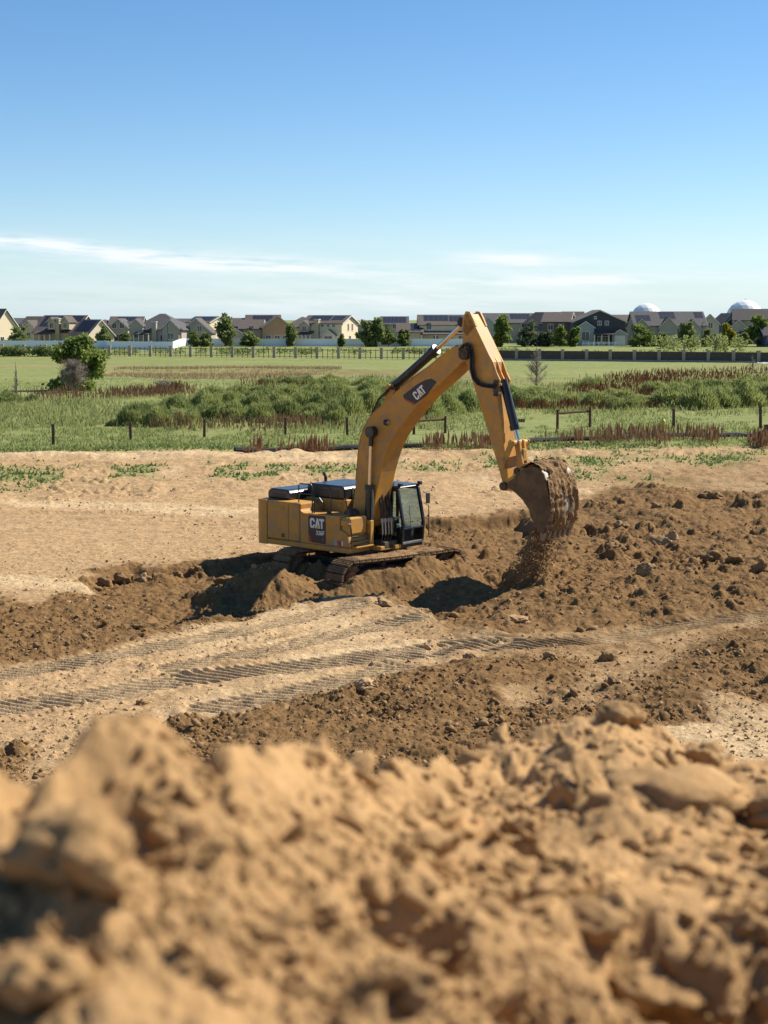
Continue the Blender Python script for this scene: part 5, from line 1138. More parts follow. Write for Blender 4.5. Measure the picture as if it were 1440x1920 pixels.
def house(label, kind, px0, px1, D, yr, ye, wm, rm, yaw=0, d=10, win=(), rwin=(), sol=(), chim=None, porch=None, gables=(), garage=None, z0=None, group=None):
    zb = float(zfar(D)) - .1; w_ = (px1 - px0) / FPX * D; x = ((px0 + px1) / 2 - 720) / FPX * D; ze = CAM_H + (598 - ye) / FPX * D - zb; zr = CAM_H + (598 - yr) / FPX * D - zb
    root = empty('house', (x, D + d / 2, zb), R(yaw)); tag(root, label, 'house', group)
    if yaw:
        w_ = w_ / max(.6, math.cos(R(yaw))) if kind != 'front' else w_
    if kind == 'hip':
        gable_wall(root, 0, 0, w_, d, -.2, ze, ze + .02, 'x', wm); ov = .5; a, b_ = w_ / 2 + ov, d / 2 + ov; r_ = max(0, a - b_) + .3; mb = MB()
        mb.add([(-a, -b_, ze - .1), (a, -b_, ze - .1), (a, b_, ze - .1), (-a, b_, ze - .1), (-r_, 0, zr), (r_, 0, zr), (-a, -b_, ze - .28), (a, -b_, ze - .28), (a, b_, ze - .28), (-a, b_, ze - .28)],
               [(0, 1, 5, 4), (1, 2, 5), (2, 3, 4, 5), (3, 0, 4), (6, 9, 8, 7), (0, 6, 7, 1), (1, 7, 8, 2), (2, 8, 9, 3), (3, 9, 6, 0)]); mb.build('roof', rm, root)
    else:
        ax = 'x' if kind == 'side' else 'y'; gable_wall(root, 0, 0, w_, d, -.2, ze, zr, ax, wm); gable_roof(root, 0, 0, w_, d, ze, zr, ax, rm)
    for u, z, ww, hh in win: window(root, (u - .5) * w_, -d / 2, z, ww, hh)
    for u, z, ww, hh in rwin: window(root, (u - .5) * d, w_ / 2, z, ww, hh, True)
    for s in sol: solar(root, (s[0] - .5) * w_, (s[1] - .5) * w_, s[2], s[3], w_, d, ze, zr)
    if chim: 
        mb = MB(); mb.box((chim[0] - .5) * w_ - .55, (chim[0] - .5) * w_ + .55, -d / 2 - .7, -d / 2 + .4, -.2, chim[1]); c = mb.build('chimney', wm, root); mb = MB(); mb.box((chim[0] - .5) * w_ - .65, (chim[0] - .5) * w_ + .65, -d / 2 - .8, -d / 2 + .5, chim[1], chim[1] + .18); mb.build('chimney_cap', TRIM, c)
    if porch:
        a, b_ = (porch[0] - .5) * w_, (porch[1] - .5) * w_; mb = MB(); mb.prism([(-d / 2 - 2.6, 2.75), (-d / 2 - 2.6, 2.95), (-d / 2 - .02, 3.7), (-d / 2 - .02, 3.45)], a, b_)
        for i, q in enumerate(mb.v): mb.v[i] = (q[1], q[0], q[2])
        pr_ = mb.build('porch_roof', rm, root)
        for t in (0.02, .34, .66, .98):
            xx = a + (b_ - a) * t; mb = MB(); mb.box(xx - .12, xx + .12, -d / 2 - 2.4, -d / 2 - 2.16, -.2, 2.78); mb.build('porch_post', TRIM, pr_)
    for (u, ww, zo, ze2, zr2, m2, pw) in gables:      # forward wing or dormer with its own gable
        xx = (u - .5) * w_; gable_wall(root, xx, -d / 2 + 1.0, ww, 3.6, zo, ze2, zr2, 'y', m2 or wm, 'wing_wall'); gable_roof(root, xx, -d / 2 + 1.0, ww, 3.6, ze2, zr2, 'y', rm, .3, .14, 'wing_roof')
        if pw: window(root, xx, -d / 2 - .8, (zo + ze2) / 2 + (.3 if zo < 0 else 0), pw[0], pw[1])
    if garage:
        xx = (garage[0] - .5) * w_; mb = MB(); mb.box(xx - garage[1] / 2, xx + garage[1] / 2, -d / 2 - garage[3] - .05, -d / 2 - garage[3] - .01, 0, garage[2]); mb.build('garage_door', GDOOR, root)
    return root
W2s = [(.2, 4.6, 1.1, 1.4), (.5, 4.6, 1.1, 1.4), (.8, 4.6, 1.1, 1.4), (.25, 1.7, 1.4, 1.5), (.7, 1.7, 1.4, 1.5)]
house('bright cream gabled house cut off by the left edge', 'front', -60, 14, 372, 580, 618, CREAM, RF2, 62, 10, win=[(.35, 1.6, 1.2, 1.4), (.65, 1.6, 1.2, 1.4)])
house('tan house with brown roof between the left trees', 'side', 48, 86, 400, 594, 616, TAN, RF2, -22, 10, win=W2s[:2], rwin=[(.5, 4, 1, 1.3)], gables=[(.7, 3.5, -.2, 4.6, 6.2, CREAM, (1.0, 1.2))])
house('tan house with a wide black solar roof and two dormers', 'side', 78, 160, 386, 592, 622, TAN, RF2, -16, 13, sol=[(.03, .40, .30, .96), (.42, .96, .62, .96)], chim=(.60, 6.6), gables=[(.47, 2.0, 4.0, 6.0, 7.0, None, (.9, 1.2)), (.80, 2.2, 4.0, 6.0, 7.2, None, (.9, 1.2))], win=[(.15, 1.7, 1.5, 1.5)], porch=(.1, .5))
house('small cream gabled house with solar panels behind the leafy meadow tree', 'side', 152, 188, 374, 600, 628, CREAM, RF2, -34, 9, sol=[(.08, .92, .25, .92)], rwin=[(.5, 2.0, 1, 1.3)])
house('grey-tan house with a front gable and two upper windows', 'front', 207, 243, 402, 598, 614, GREYT, RF1, 0, 11, win=[(.3, 4.9, 1, 1.3), (.7, 4.9, 1, 1.3), (.5, 1.8, 2, 1.6)])
house('cream-sided house with a low grey roof behind small trees', 'side', 240, 262, 405, 603, 616, CREAM, RF1, -20, 9, win=[(.5, 3.6, 1.4, 1.4)])
house('large grey hip-roofed house with chimney and columned porch', 'hip', 254, 350, 382, 588, 617, GREYT, RF1, -8, 12, win=[(.10, 4.4, 1, 1.4), (.16, 1.7, 1.1, 1.5), (.62, 1.9, 1, 1.6), (.78, 4.6, 1.2, 1.4), (.92, 1.7, 1.4, 1.5)], chim=(.47, 5.8), porch=(.10, .40), gables=[(.12, 3.4, -.2, 5.0, 6.6, None, (1.0, 1.4)), (.80, 4.2, -.2, 4.4, 6.4, None, (1.6, 1.4))])
house('grey-tan house with a broad front gable beside the large hip roof', 'front', 342, 398, 388, 597, 622, GREYT, RF2, 0, 11, win=[(.25, 4.2, 1, 1.4), (.62, 4.2, 1, 1.4), (.4, 1.6, 1.2, 1.5)])
house('cream house with a solar roof behind the tall sparse tree', 'side', 366, 410, 432, 594, 604, CREAM, RF2, -28, 9, sol=[(.05, .95, .2, .92)], rwin=[(.5, 5.2, 1, 1.3)])
house('brown-roofed tan house wing left of the orange gable', 'side', 428, 492, 384, 600, 616, TAN, RF2, 0, 10, win=[(.25, 4.2, 1, 1.2), (.7, 4.2, 1, 1.2), (.3, 1.7, 1.4, 1.4)], gables=[(.2, 5.5, -.2, 2.9, 4.4, None, None)])
house('orange-tan gabled house with three small lower windows', 'front', 490, 543, 376, 592, 612, ORANGE, RF2, 6, 12, win=[(.18, 1.9, 1.1, 1.5), (.50, 1.7, 1.1, 1.7), (.76, 1.9, .9, 1.4)])
house('brown-tan hip-roofed house behind the tree beside the orange gable', 'hip', 534, 600, 408, 594, 613, TAN, RF2, 0, 11, win=W2s)
house('cream two-storey house with solar roof, dormer and bay window', 'side', 580, 656, 376, 592, 606, TAN, RF2, -22, 10, sol=[(.10, .62, .30, .95), (.66, .95, .35, .9)], chim=(.40, 6.4), gables=[(.10, 2.6, 3.3, 5.2, 6.2, None, (1.0, 1.2)), (.70, 3.4, -.2, 2.8, 4.0, CREAM, (2.0, 1.7))], win=[(.52, 5.0, .7, .7), (.66, 5.0, .7, .7), (.80, 5.0, .7, .7), (.2, 1.7, 1.3, 1.6)], rwin=[(.4, 4.6, .8, 1.6), (.65, 4.6, .8, 1.6), (.5, 1.5, 1.1, 2.0)], porch=(.0, .32))
for o_ in bpy.data.objects:
    if o_.get('label', '').startswith('cream two-storey house'):
        for c_ in o_.children:
            if c_.name.startswith('wall'): c_.data.materials[0] = CREAM
house('dark solar-roofed house behind the trees left of the boom', 'side', 716, 764, 432, 594, 608, GREYT, RF1, 0, 10, sol=[(.05, .95, .15, .9)], win=W2s[:3])
house('cream house with wide solar roof and long porch behind the boom', 'side', 786, 874, 380, 591, 609, CREAM, RF2, 0, 12, sol=[(.10, .62, .35, .9), (.64, .92, .3, .85)], win=[(.2, 4.9, 1.1, 1.6), (.85, 4.9, 1, 1.4), (.35, 1.7, 1.2, 1.5), (.65, 1.7, 1.2, 1.5), (.9, 1.7, 1.5, 1.5)], porch=(.02, .95))
house('low tan gabled wing with a small solar roof left of the porch house', 'side', 746, 790, 378, 607, 622, TAN, RF2, 0, 9, sol=[(.55, .98, .1, .95)], win=[(.4, 2.4, 1.1, 1.3)])
house('grey-roofed long house with solar panels right of the stick top', 'side', 892, 1010, 422, 588, 605, GREYT, RF1, 0, 12, sol=[(.55, .86, .35, .9)], win=[(.1, 4.6, 1.2, 1.4), (.3, 4.6, 1.2, 1.4), (.75, 4.6, 1.2, 1.4)], gables=[(.18, 4, -.2, 5.4, 7.0, PGREY, (1.2, 1.5))])
house('navy gabled house with a brown roof among the trees', 'front', 1000, 1052, 402, 586, 606, NAVY, RF2, 24, 11, win=[(.4, 5.2, 1, 1.3), (.7, 5.2, 1, 1.3)])
house('brown-roofed house left of the charcoal gable', 'side', 1026, 1074, 388, 586, 603, BRN, RF2, -14, 11, win=[(.3, 4.6, 1.2, 1.4), (.7, 4.6, 1.2, 1.4)])
house('large charcoal gabled house with white garage door and porch', 'front', 1072, 1170, 378, 582, 603, CHAR, RF2, 0, 13, win=[(.50, 5.6, .8, .9), (.64, 5.6, .8, .9), (.42, 6.9, .5, .5), (.52, 1.6, 1.2, 1.5), (.62, 1.6, 1.2, 1.5)], gables=[(.23, 4.2, -.2, 4.6, 6.0, PGREY, (1.7, 2.0)), (.88, 3.6, -.2, 3.0, 4.0, PGREY, None)], garage=(.88, 2.6, 2.6, .85), porch=(.38, .80))
house('brown-roofed house peeking over the right of the charcoal gable', 'side', 1142, 1190, 412, 591, 602, BRN, RF2, 0, 10, win=[(.6, 4.8, 1, 1.2)])
house('long olive-grey house with three solar arrays and front gables', 'side', 1188, 1320, 388, 585, 610, GREYT, RF1, 0, 13, sol=[(.03, .24, .30, .72), (.38, .60, .45, .96), (.88, 1.0, .5, .95)], gables=[(.46, 4.6, -.2, 4.6, 7.0, None, (.9, 1.2)), (.80, 4.4, -.2, 4.2, 6.4, None, (.9, 1.2)), (.08, 3.4, -.2, 5.0, 6.6, None, (1.2, 1.4))], win=[(.62, 4.2, 1.1, 1.3), (.25, 1.7, 1.2, 1.4)], garage=(.46, 3.4, 2.0, .85))
house('pale grey-green gabled house beside the yellow tree', 'front', 1318, 1350, 396, 590, 606, PGREY, RF1, -10, 10, win=[(.5, 5.0, 1.1, 1.4), (.3, 2.0, 1.2, 1.6), (.7, 2.0, 1.2, 1.6)])
house('blue-grey gabled house behind the yellow tree', 'front', 1350, 1388, 414, 588, 604, NAVY, RF1, 10, 10, win=[(.5, 5.0, 1.1, 1.4)])
house('tan house with a wide dark roof at the right edge', 'side', 1380, 1470, 404, 580, 600, TAN, RF3, -8, 12, win=[(.15, 4.2, 1.2, 1.4), (.3, 4.2, 1.2, 1.4), (.2, 1.8, 1.6, 1.6)], gables=[(.08, 3.4, -.2, 4.8, 6.4, GREYT, (1.1, 1.4))], porch=(.1, .5))
house('low blue house cut off by the right edge', 'side', 1430, 1500, 366, 612, 628, NAVY, RF3, 0, 8, win=[(.15, 2.2, 1.1, 1.4)])
for i, (a, b_, yr_, k_, rm_, lb_) in enumerate([(8, 52, 597, 'side', RF1, 'far grey roof between the cream house and the left trees'), (176, 214, 599, 'hip', RF2, 'far brown hip roof above the meadow tree'), (208, 268, 594, 'side', RF2, 'far brown roof behind the front gable'),
        (408, 470, 597, 'side', RF2, 'far brown roof behind the tall sparse tree'), (462, 524, 591, 'side', RF2, 'far solar roof behind the orange gable'), (556, 604, 598, 'hip', RF1, 'far grey roof left of the solar dormer house'), (664, 722, 600, 'hip', RF1, 'far grey hip roof behind the trees left of the boom'),
        (880, 960, 592, 'side', RF1, 'far grey roof behind the stick'), (1056, 1094, 585, 'side', RF2, 'far brown roof left of the charcoal gable peak'), (318, 362, 598, 'side', RF1, 'far grey roof behind the large hip roof'), (1160, 1200, 596, 'hip', RF2, 'far roof left of the first white dome')]):
    house(lb_, k_, a, b_, 482, yr_, 609, TAN if i % 2 else GREYT, rm_, 0, 11, sol=[(.2, .8, .3, .9)] if k_ == 'side' and i in (4, 2) else ())
# white yard fences and sheds beside the houses
mb = MB(); 
yf = empty('yard_fence', ((1125 - 720) / FPX * 366, 366, float(zfar(366)))); tag(yf, 'low white rail fence before the charcoal house', 'fence')
for k in range(8):
    mb = MB(); mb.box(-4.4 + k * 1.25, -4.3 + k * 1.25, -.05, .05, 0, 1.2); mb.build('post', VIN, yf)
for z in (.35, .7, 1.05):
    mb = MB(); mb.box(-4.4, 4.4, -.09, -.051, z, z + .1); mb.build('rail', VIN, yf)
for px, wd, hh, lb_ in ((1352, 1.6, 1.9, 'small white vinyl gate panel left of the yellow tree trunk'), (1364, 2.2, 1.5, 'small white vinyl gate panel right of the yellow tree trunk')):
    q = Vector(((px - 720) / FPX * 374, 374, float(zfar(374)))); o = empty('yard_gate', q); tag(o, lb_, 'gate'); mb = MB(); mb.box(-wd / 2, wd / 2, -.04, .04, .1, hh); mb.build('panel', VIN, o); 
    for s_ in (-1, 1): mb = MB(); mb.box(s_ * wd / 2 - .06, s_ * wd / 2 + .06, -.06, .06, -.1, hh + .1); mb.build('post', VIN, o)
# trees among the houses
ft = [(40, 612, 44, LEAF_T2, 'dark green tree beside the cream house at the left'), (196, 610, 24, LEAF_T2, 'green tree between the small cream gable and hip roof'), (238, 624, 20, LEAF_T2, 'small dark tree left of the large hip-roofed house'), (424, 588, 34, LEAF_T2, 'tall sparse tree left of the orange gabled house'), (366, 620, 18, LEAF_T2, 'small dark tree before the broad grey gable'), (388, 622, 24, LEAF_T2, 'dark bush right of the broad grey gable'), (470, 622, 32, LEAF_T2, 'round dark bush before the orange gabled house'), (547, 606, 22, LEAF_T2, 'narrow green tree at the right of the orange gable'),
      (686, 602, 34, LEAF_T2, 'green tree right of the cream bay-window house'), (706, 588, 30, LEAF_T2, 'tall pointed tree between houses left of the boom'), (728, 612, 22, LEAF_T2, 'dark small tree left of the low tan wing'), (757, 616, 20, LEAF_T2, 'round dark bush before the low tan wing'), (940, 592, 30, LEAF_T, 'rounded bright green tree right of the stick'), (932, 624, 14, LEAF_Y, 'small yellow-green bush under the rounded tree'), (984, 602, 46, LEAF_G, 'wide grey-green tree before the navy house'), (1022, 620, 34, LEAF_G, 'low grey-green tree left of the charcoal house'), (1048, 612, 22, LEAF_T, 'small green tree beside the grey-green trees'), (1076, 614, 24, LEAF_T, 'green tree at the left corner of the charcoal house'),
      (1196, 606, 44, LEAF_T, 'large light green tree right of the white garage'), (1240, 624, 24, LEAF_T2, 'brownish round bush before the long solar house'), (1286, 604, 32, LEAF_T2, 'dark tree before the long solar roof house'), (1322, 618, 18, LEAF_T2, 'dark narrow tree beside the pale grey gable'), (1358, 604, 26, LEAF_Y, 'yellow-leaved tree between the right houses'), (1416, 590, 38, LEAF_T, 'full green tree before the wide dark roof'), (1390, 626, 22, LEAF_T2, 'dark bush beneath the full green tree'), (642, 627, 12, LEAF_T2, 'small shrub against the white fence')]
for i, (px, yt, wpx, mt_, lb_) in enumerate(ft):
    D = 366 + (i % 4) * 1.5; base = 598 + (CAM_H - float(zfar(D))) * FPX / D; tree(px, 0, wpx * 1.22, base - yt + 1, lb_, mt_, 60 + i, 'trees among the houses', Yd=D, leaf=.72, n=2000, trunk=.06)
# radar domes
DOMEW = mat('dome_white', (0.80, 0.81, 0.82), 0.5, 0.02)
def dome(px, rpx, ytop, label):
    D = 1500.; r = rpx / FPX * D; zt_ = CAM_H + (598 - ytop) / FPX * D; root = empty('radar_dome', ((px - 720) / FPX * D, D, 0)); tag(root, label, 'radar dome', 'white radar domes behind the houses')
    bm = bmesh.new(); bmesh.ops.create_icosphere(bm, subdivisions=3, radius=r); me = bpy.data.meshes.new('shell'); bm.to_mesh(me); bm.free(); o = link('shell', me, DOMEW, root, (0, 0, zt_ - r))
    mb = MB(); mb.tube([(0, 0, 0), (0, 0, zt_ - r * 1.3)], r * .8, 24); mb.build('base', GREYT, root)
    return root, zt_
dome(1208, 29, 569, 'smaller white radar dome behind the long solar roof')
rd, zt_ = dome(1391, 35, 563, 'larger white radar dome with a mast on top')
mb = MB(); mb.tube([(0, 0, zt_ - .3), (0, 0, zt_ + 1.6)], .18, 6); mb.box(-.6, .6, -.1, .1, zt_ + .6, zt_ + .9); mb.build('mast', STEEL, rd)
for i, px in enumerate((264 + 53, 1312)):
    q = Vector(((px - 720) / FPX * 362, 362, float(zfar(362)))); o = empty('street_lamp', q); tag(o, ('thin street lamp before the large hip-roofed house', 'thin dark utility pole before the long solar house')[i], 'street lamp'); mb = MB(); mb.tube([(0, 0, -.2), (0, 0, 5.4), (.3, 0, 5.9), (.9, 0, 5.9)], .07, 6); mb.build('pole', BLK, o); mb = MB(); mb.box(.7, 1.2, -.12, .12, 5.82, 5.92); mb.build('lamp_head', STEEL, o)

# =================================================================== clods
def ico(sub, seed, squash=.75, rough=.16, chops=9):
    bm = bmesh.new(); bmesh.ops.create_icosphere(bm, subdivisions=sub, radius=1.0); v = np.array([tuple(q.co) for q in bm.verts]); f = np.array([[q.index for q in p.verts] for p in bm.faces]); bm.free()
    g = np.random.default_rng(seed); n = np.zeros(len(v))
    for k in range(chops):
        d = g.normal(size=3); d /= np.linalg.norm(d); h = g.uniform(.45, .9); t = v @ d; v = v - np.maximum(t - h, 0)[:, None] * d * .85     # chop facets
    v = v * (1 + rough * (vn(v[:, 0] * 2.1 + seed, v[:, 1] * 2.1 + v[:, 2] * 1.7, seed) + .6 * vn(v[:, 0] * 4.5 + v[:, 2] * 4, v[:, 1] * 4.5 + seed - v[:, 2] * 2, seed + 1) + .4 * vn(v[:, 0] * 9 + v[:, 2] * 7, v[:, 1] * 9 + seed, seed + 2)))[:, None]
    v[:, 2] *= squash; return v, f
def scatter(name, n, xy, size, moist, seed, sub, label, cat, sink=.25, z=None, rough=.16, chops=9):
    g = np.random.default_rng(seed); B = [ico(sub, seed + k, .75, rough, chops) for k in range(8)]; V = []; F = []; Mo = []; o = 0; z = terrain(xy[:, 0], xy[:, 1], True)[0] if z is None else z
    a = g.random(n) * 6.28; tl = g.normal(size=(n, 2)) * .35; el = g.uniform(.75, 1.35, n); kind = g.integers(0, 8, n)
    for k in range(8):
        i = np.where(kind == k)[0]; bv, bf = B[k]
        if not len(i): continue
        ca_, s2 = np.cos(a[i])[:, None], np.sin(a[i])[:, None]; X = bv[None, :, 0] * el[i][:, None]; Yb = bv[None, :, 1] / el[i][:, None]; Zb = bv[None, :, 2] + tl[i, 0][:, None] * X + tl[i, 1][:, None] * Yb
        s_ = size[i][:, None]; P = np.stack([(X * ca_ - Yb * s2) * s_ + xy[i, 0][:, None], (X * s2 + Yb * ca_) * s_ + xy[i, 1][:, None], Zb * s_ + z[i][:, None] + s_ * sink], -1)
        V.append(P.reshape(-1, 3)); F.append((bf[None] + (np.arange(len(i)) * len(bv))[:, None, None] + o).reshape(-1, 3)); Mo.append(np.repeat(moist[i], len(bv))); o += len(i) * len(bv)
    me = np_mesh(name, np.vstack(V), np.vstack(F), False, dict(moist=np.concatenate(Mo))); ob = link(name, me, M_CLOD); tag(ob, label, cat, kind='stuff'); return ob
def cand(n, r0, r1, seed):
    g = np.random.default_rng(seed); u = g.random(n); rr = 1 / (1 / r0 + u * (1 / r1 - 1 / r0)); th = np.radians(g.uniform(-16.5, 16.5, n)); return np.stack([rr * np.sin(th), rr * np.cos(th)], 1)
g = np.random.default_rng(77)
q = cand(26000, 23, 68, 5); z_, mo, gr, pa, st, tk_ = terrain(q[:, 0], q[:, 1], True)
rough_ = ss(-.35, .4, fbm(q[:, 0] * .5, q[:, 1] * .35, 3, 71)); keep = (g.random(len(q)) < mo * (.25 + .75 * rough_)) & (tk_ < .3)
qm = q[keep]; zm = z_[keep]; n = len(qm); sz = .020 + .050 * g.random(n) ** 3.2 + .10 * (g.random(n) < .02) * g.random(n)
scatter('loose_clods', n, qm, sz, np.clip(.80 + .25 * g.normal(size=n), .3, 1), 301, 1, 'loose dark clods strewn over the freshly dug soil', 'soil clods', z=zm)
q = cand(15000, 23, 84, 6); z_, mo, gr, pa, st, tk_ = terrain(q[:, 0], q[:, 1], True)
keep = (g.random(len(q)) < (1 - mo) * (.25 + .65 * ss(-.2, .4, fbm(q[:, 0] * .4, q[:, 1] * .3, 3, 79))) * (1 - .8 * tk_)) & (gr < .5) & (mo < .5) & (g.random(len(q)) < np.where(q[:, 1] > 46, .35, 1.0))
qd = q[keep]; zd = z_[keep]; n = len(qd); sz = (.018 + .035 * g.random(n) ** 3) * np.clip(qd[:, 1] / 34, 1, 2.2)
scatter('dry_crumbs', n, qd, sz, np.clip(.05 + .16 * g.normal(size=n), 0, .5), 331, 1, 'small dry crumbs scattered on the graded dirt', 'soil crumbs', z=zd)

# ---- clods big enough to single out
def clod(px, py, wpx, label, moist=.85, squash=.7, seed=None, hpx=None, z0=0.0):
    seed = int(px * 7 + py) if seed is None else seed; x, y = gp(px, py, z0); s_ = wpx / FPX * y / 2; v, f = ico(4, seed, squash, .36, 5); v = v * s_
    z = float(terrain(np.array([x]), np.array([y]), True)[0][0]); me = np_mesh('dirt_clod', v, f, False, dict(moist=np.full(len(v), moist)))
    o = link('dirt_clod', me, M_CLOD, None, (x, y, z + s_ * squash * .22), (seed * 1.7) % 6.28); tag(o, label, 'dirt clod', 'large clods on the dug soil'); return o
clod(1247, 1032, 62, 'largest tan boulder of soil on the spoil heap at the right', .45, .75, 11)
clod(1152, 1052, 34, 'dark clod on the spoil heap left of the largest boulder'); clod(1325, 1062, 50, 'wide dark clod on the spoil heap right of the largest boulder'); clod(1296, 1066, 34, 'dark clod between the largest boulder and the wide clod')
clod(1376, 1070, 36, 'rounded dark clod of the pair nearest the right edge'); clod(1425, 1086, 36, 'dark clod at the right edge of the spoil heap'); clod(1212, 1096, 40, 'tan-brown clod on the spoil heap below the largest boulder', .6)
clod(1232, 980, 26, 'small dark mound clod at the top of the spoil heap', .7); clod(1331, 948, 40, 'flat dark clod on the reddish dirt at the upper right', .7, .5); clod(1165, 1000, 24, 'small clod at the crest of the spoil heap beside the bucket', .6)
clod(805, 1210, 34, 'pale clod at the end of the upper wheel track', .3); clod(720, 1140, 36, 'tilted clod in front of the near crawler track', .5); clod(968, 1172, 42, 'long tan clod on the bank right of the shaded hole', .4, .45)
clod(684, 1305, 44, 'flat pale slab clod beside the lower wheel track', .15, .45); clod(700, 1288, 26, 'brown clod above the flat pale slab', .6); clod(885, 1242, 38, 'tan clod heap piece below the middle wheel track end', .4); clod(1030, 1245, 22, 'small round clod on the smooth dirt', .5)
clod(1140, 1240, 34, 'dark clod pile at the edge of the smooth dirt', .8); clod(305, 1262, 11, 'single small dark clod between the wheel tracks', .9); clod(264, 1316, 22, 'brown clod below the lower left wheel track', .7); clod(1150, 1292, 24, 'dark clod lying before the foreground mound crest', .8)
for i, (px, py, w_) in enumerate([(166, 1088, 40), (196, 1080, 34), (232, 1074, 36), (266, 1072, 34), (296, 1070, 36), (368, 1062, 30), (330, 1066, 28)]):
    clod(px, py, w_, ['leftmost dark clod of the row along the dry flat', 'second dark clod of the row along the dry flat', 'third dark clod of the row along the dry flat', 'tan clod in the middle of the row along the dry flat', 'fifth dark clod of the row along the dry flat', 'rightmost tall clod of the row along the dry flat', 'low clod left of the rightmost in the row along the dry flat'][i], .85 if i != 3 else .5, .75)  # one clod of the row is set drier, so its soil is paler
for i, (px, py, w_) in enumerate([(420, 1078, 34), (400, 1108, 30), (372, 1120, 22), (255, 1178, 26), (205, 1140, 16), (130, 1130, 14)]):
    clod(px, py, w_, ['dark clod on the trench lip behind the counterweight', 'dark clod inside the trench below the clod row', 'small dark clod inside the trench', 'dark clod at the near edge of the trench', 'small pale clod in the left trench', 'tiny clod at the left end of the trench'][i], .85 if i < 4 else .1, .7)

# ---- clods on the near mound, far out of focus
def near_clod(px, py, dist, wpx, label, squash=.7, seed=1, stretch=1.0, sink=.35):
    d = ray(px, py); t = dist / d[1]; s_ = wpx / FPX * dist / 2; v, f = ico(4, seed, squash, .22, 4); v = v * s_; v[:, 0] *= stretch
    v = v * (1 + .10 * vn(v[:, 0] / s_ * 4 + seed, v[:, 1] / s_ * 4 + v[:, 2] / s_ * 3, seed) + .07 * vn(v[:, 0] / s_ * 9, v[:, 1] / s_ * 9 + v[:, 2] / s_ * 8, seed + 4))[:, None]
    # walk out along the line of sight until it meets the mound, then bed the clod in it
    k = np.linspace(dist * .75, dist * 1.5, 120) / d[1]; gap = mound_z(d[0] * k, d[1] * k) - d[2] * k; hit = k[np.argmax(gap > 0)] if (gap > 0).any() else t
    x, y = d[0] * hit, d[1] * hit; z = float(np.median(mound_z(x + np.linspace(-.5, .5, 9) * s_, np.full(9, y))))
    o = link('dirt_clod', np_mesh('dirt_clod', v, f, True), M_MOUND, None, (x, y, CAM_H + z + s_ * squash * sink), 0); tag(o, label, 'dirt clod', 'blurred clods on the near mound'); return o
near_clod(1245, 1510, .80, 270, 'broad pale slab of dirt on the near mound at the right', .34, 3, 1.15)
near_clod(1325, 1372, 1.10, 76, 'round blurred clod on the mound crest at the right', .8, 5)
near_clod(1446, 1335, .75, 70, 'blurred clod cut off by the right edge above the pale sand', .9, 6)
near_clod(1450, 1540, .62, 130, 'dark blurred clod cut off by the right edge beside the slab', .9, 7)
near_clod(1165, 1345, 1.20, 90, 'clustered blurred clod on the farther mound crest', .6, 8)
near_clod(150, 1640, .47, 190, 'blocky pale clod at the left over a dark hollow', .75, 9)
near_clod(60, 1880, .39, 200, 'large blurred clod in the bottom left corner', .6, 10)
near_clod(1120, 1740, .45, 200, 'rounded clod in the lower right beside the dark hollow', .6, 11)
near_clod(800, 1600, .50, 150, 'rounded clod near the middle of the near mound', .55, 12)
near_clod(110, 1375, .46, 64, 'tall blurred clod on the mound crest at the left', .6, 13)
near_clod(1240, 1880, .39, 230, 'wide blurred clod at the bottom right', .5, 14)
near_clod(760, 1860, .40, 170, 'blurred clod at the bottom middle', .6, 15)
near_clod(980, 1560, .54, 100, 'small clod on the right half of the near mound', .6, 16)

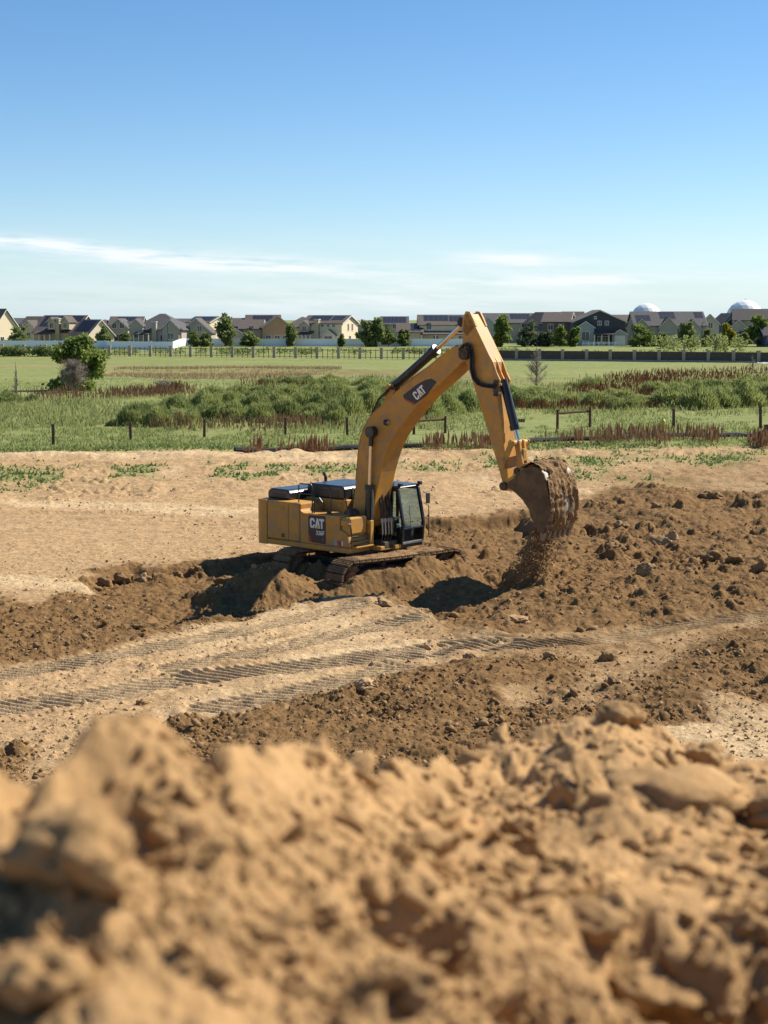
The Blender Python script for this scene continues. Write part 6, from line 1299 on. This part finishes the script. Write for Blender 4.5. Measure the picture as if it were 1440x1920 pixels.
def mound_pts(n, seed, r1):
    g = np.random.default_rng(seed); th = np.radians(g.uniform(-15.5, 15.5, n)); rr = 1 / (1 / .365 + g.random(n) * (1 / r1 - 1 / .365)); q = np.stack([rr * np.sin(th), rr * np.cos(th)], 1)
    lim = np.interp(np.tan(th), [(c[0] - 720) / FPX for c in CREST], [c[2] for c in CREST]); return q[rr < lim * 1.02], g
for i, (n, sd, r1, sub, s0, s1, pw, sk, rg) in enumerate(((200, 23, 1.4, 4, .0050, .0075, 1.6, -.40, .40), (2600, 20, 1.4, 2, .0020, .0046, 2.4, -.10, .36), (9000, 21, 1.3, 1, .0008, .0019, 1.8, 0.1, .25))):
    q, g = mound_pts(n, sd, r1); m_ = ss(-.25, .35, fbm(q[:, 0] * 20, q[:, 1] * 14, 3, 261 + i)) > g.random(len(q)); q = q[m_]; n = len(q); sz = (s0 + s1 * g.random(n) ** pw) * np.clip(q[:, 1] / .5, .9, 1.6)
    o = scatter('mound_crumbs', n, q, sz, np.zeros(n), 381 + i * 9, sub, ('blurred lumps of soil bedded in the near mound', 'blurred crumbs of soil covering the near mound', 'blurred grains of soil dusting the near mound')[i], 'soil crumbs', sink=sk, z=mound_z(q[:, 0], q[:, 1]) + CAM_H, rough=rg, chops=3)
    o.data.materials[0] = M_MOUND; o.data.polygons.foreach_set('use_smooth', np.ones(len(o.data.polygons), bool))

# ---- soil pouring out of the bucket
g = np.random.default_rng(9); n = 6500; t = g.random(n) ** .8; Yl = g.uniform(-.62, .45, n) * (1 - .25 * t); X_ = 6.62 - .55 * t + g.normal(size=n) * (.09 + .20 * t) ; Z_ = 2.35 - 1.25 * t - .25 * t * t + g.normal(size=n) * .10
wx = EO.x + X_ * _f[0] + Yl * _l[0]; wy = EO.y + X_ * _f[1] + Yl * _l[1]; wz = EO.z + Z_
sz = .007 + .034 * g.random(n) ** 5
scatter('falling_soil', n, np.stack([wx, wy], 1), sz, np.clip(.75 + .2 * g.normal(size=n), .2, 1), 351, 1, 'loose soil pouring from the excavator bucket', 'falling soil', z=wz)
# crumpled white sheet by the fence at the right edge
q = Vector(((1440 - 720) / FPX * 258, 258, 0)); gx = np.linspace(-2.0, 2.0, 20); gy_ = np.linspace(-.8, .8, 8); U, V_ = np.meshgrid(gx, gy_, indexing='ij'); hz_ = .08 + .45 * np.abs(fbm(U * 1.1, V_ * 1.4, 4, 501)) * np.clip(1.2 - np.abs(V_), 0, 1)
ii = np.arange(19)[:, None] * 8; jj = np.arange(7)[None, :]
o = link('plastic_sheet', np_mesh('plastic_sheet', np.stack([U.ravel(), V_.ravel(), hz_.ravel() + .1], 1), np.stack([ii + jj, ii + jj + 8, ii + jj + 9, ii + jj + 1], -1).reshape(-1, 4)), VIN, None, q); tag(o, 'crumpled white sheet lying below the brown fence at the right edge', 'plastic sheet')
